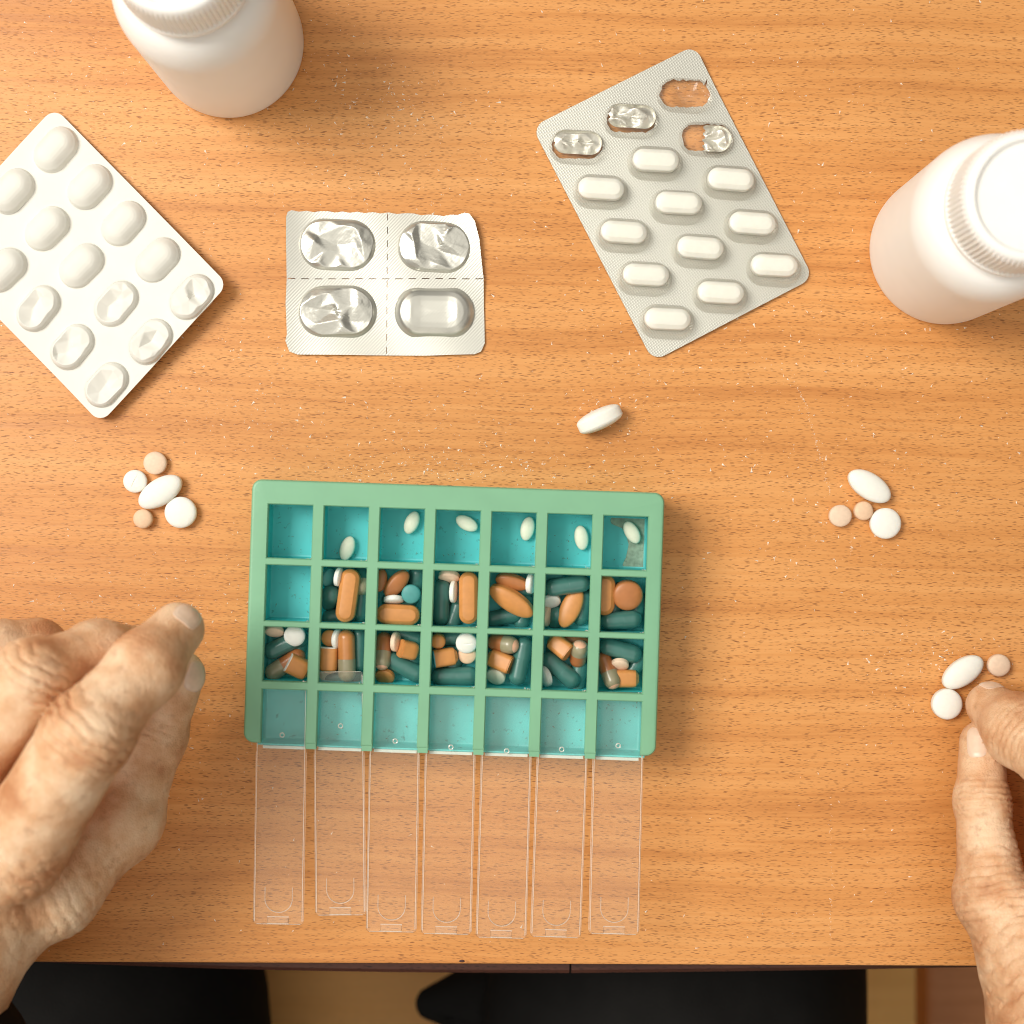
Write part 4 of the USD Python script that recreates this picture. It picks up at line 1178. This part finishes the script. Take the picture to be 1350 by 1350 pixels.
rm = right.mesh(lo, hi, .0012)
rm = right.detail(rm, [(at(1301, 1052, .026), axf((1309, 1180, .026), (1294, 979, .012)), .0008, .0065, .0019), (at(1309, 1175, .035), axf((1350, 1260, .034), (1301, 1060, .018)), .0008, .010, .0026),
                       (at(1345, 964, .035), axf((1425, 1025, .046), (1305, 931, .012)), .0006, .006, .0022), (at(1350, 1280, .05), axf((1432, 1352, .04), (1368, 1272, .034)), .0009, .016, .0042), (at(1306, 1115, .03), axf((1309, 1180, .026), (1301, 1056, .018)), .0005, .009, .0028)], 21, [at(1287, 972, .018), at(1302, 905, .012)])
PE = {}


def limb(pts_):
    parts_ = []
    for (a, ra), (b, rb) in zip(pts_[:-1], pts_[1:]):
        s1 = trimesh.creation.icosphere(3, ra); s1.apply_translation(a); s2 = trimesh.creation.icosphere(3, rb); s2.apply_translation(b)
        parts_.append(Manifold.hull_points(np.vstack([s1.vertices, s2.vertices])))
    o = parts_[0]
    for q in parts_[1:]:
        o += q
    return o


def man(m):
    return Manifold(MMesh(np.asarray(m.vertices, np.float32), np.asarray(m.faces, np.uint32)))


LA, RA = at(-170, 1430, .058), at(1545, 1630, .052)
upper = lambda g: [(LA, .028 + g), ((-.36, -.46, T + .10), .040 + g), ((-.20, -.66, T + .26), .052 + g), ((-.04, -.70, T + .12), .10 + g), ((.12, -.66, T + .26), .052 + g), ((.33, -.50, T + .10), .040 + g), (RA, .028 + g)]
arm = tm(limb(upper(0)))
both = cat_mesh([lm, rm, arm])
vv = np.array(both.vertices); n0, n1 = len(lm.vertices), len(lm.vertices) + len(rm.vertices); extra = []
for lo_, hi_, c in ((0, n0, LA), (n0, n1, RA)):      # the arm grows on from the forearm inside the sleeve
    ia = n1 + np.argsort(np.linalg.norm(vv[n1:] - c, axis=1))[:3]
    ib = [lo_ + int(np.argmin(np.linalg.norm(vv[lo_:hi_] - vv[i], axis=1))) for i in ia]
    for k_ in range(3):
        extra += [(ia[k_], ia[(k_ + 1) % 3], ib[k_]), (ib[k_], ia[(k_ + 1) % 3], ib[(k_ + 1) % 3])]
both = trimesh.Trimesh(vv, np.vstack([both.faces, np.array(extra)]), process=False)
per = thing('person', (0.0, -0.38, 0.0), 'seated elderly person in dark trousers, both hands sorting pills at the table', 'person')
body = obj('body', both, 'skin', per, True)
nl = [left.nail(0, at(246, 812, .062), axf((186, 874, .069), (231, 830, .057)), (.45, .25, 1), .0100, .0085),
      left.nail(4, at(252, 882, .038), axf((199, 968, .044), (236, 890, .043)), (1.0, -.25, .35), .0115, .0085),
      right.nail(4, at(1287, 972, .018), axf((1301, 1056, .0185), (1293.5, 979, .012)), (-.55, .1, 1), .0125, .0092),
      right.nail(0, at(1302, 905, .012), axf((1347, 966, .025), (1305, 931, .012)), (.1, 1, .35), .0095, .0075)]
for m in nl:
    obj('fingernail', m, 'fingernail', body, 40)


tz = .60
tro = limb([((-.13, -.62, tz - .02), .092), ((-.178, -.36, tz), .084), ((-.190, -.22, tz), .083), ((-.20, -.10, tz - .02), .062), ((-.19, -.11, .12), .045)])
tro += limb([((.03, -.62, tz - .02), .092), ((.066, -.36, tz), .088), ((.070, -.22, tz), .083), ((.09, -.10, tz - .02), .062), ((.06, -.14, .12), .045)])
tro += limb([((-.13, -.62, tz - .02), .092), ((.03, -.62, tz - .02), .092)])
tro += limb([(at(660, 1318, -.17), .020), (at(570, 1322, -.17), .006)])
trm = tm(tro.refine_to_length(.02)); trimesh.smoothing.filter_taubin(trm, iterations=8)
vv = np.array(trm.vertices); vv += np.array(trm.vertex_normals) * (.010 * (meshkit.fbm(vv * 22, 3, 2) - .5))[:, None]; trm.vertices = vv
obj('trousers', trm, 'dark_cloth', per, True)


def shoe(x, y, a):
    m = limb([((0, -.09, .045), .036), ((0, .02, .038), .036), ((0, .12, .026), .026)])
    m = tm(m); v = np.array(m.vertices); v[:, 2] = np.maximum(v[:, 2], .004); v[:, 0] *= 1.1; m.vertices = v
    return place(m, rot([0, 0, 1], a), (x, y, 0))


obj('shoe', shoe(.06, -.13, -.1), 'shoe_leather', per, True)
obj('shoe', shoe(-.19, -.10, .1), 'shoe_leather', per, True)
sw = upper(.010); sw[0] = (at(-120, 1440, .056), .036); sw[-1] = (at(1550, 1650, .052), .038)
sw = limb(sw) + limb([((-.04, -.70, T + .12), .135), ((-.04, -.66, T - .15), .125)])
obj('jacket', tm(sw), 'dark_cloth', per, 40)

# ------------------------------------------------------------------ chair under the person
ch = thing('chair', (-.045, -.42, 0), 'tan wooden chair whose seat shows between the dark trouser legs', 'chair')
cs = rounded_layers(rrect(.22, .22, .03), [(.006, 0.0), (.001, -.003), (0, -.008), (0, -.022), (.004, -.028)])
obj('seat', place(cs, None, (-.045, -.40, T - .243)), 'chair_wood', ch)
for dx in (-.19, .19):
    for dy in (-.59, -.21):
        obj('leg', bx(-.045 + dx - .016, -.045 + dx + .016, dy - .016, dy + .016, 0, T - .272), 'chair_wood', ch, False)
    obj('post', bx(-.045 + dx - .014, -.045 + dx + .014, -.862, -.834, T - .29, T + .16), 'chair_wood', ch, False)
    obj('side_rail', bx(-.045 + dx - .012, -.045 + dx + .012, -.84, -.59, T - .30, T - .273), 'chair_wood', ch, False)
obj('backrest', bx(-.21, .12, -.858, -.838, T + .02, T + .14), 'chair_wood', ch, False)
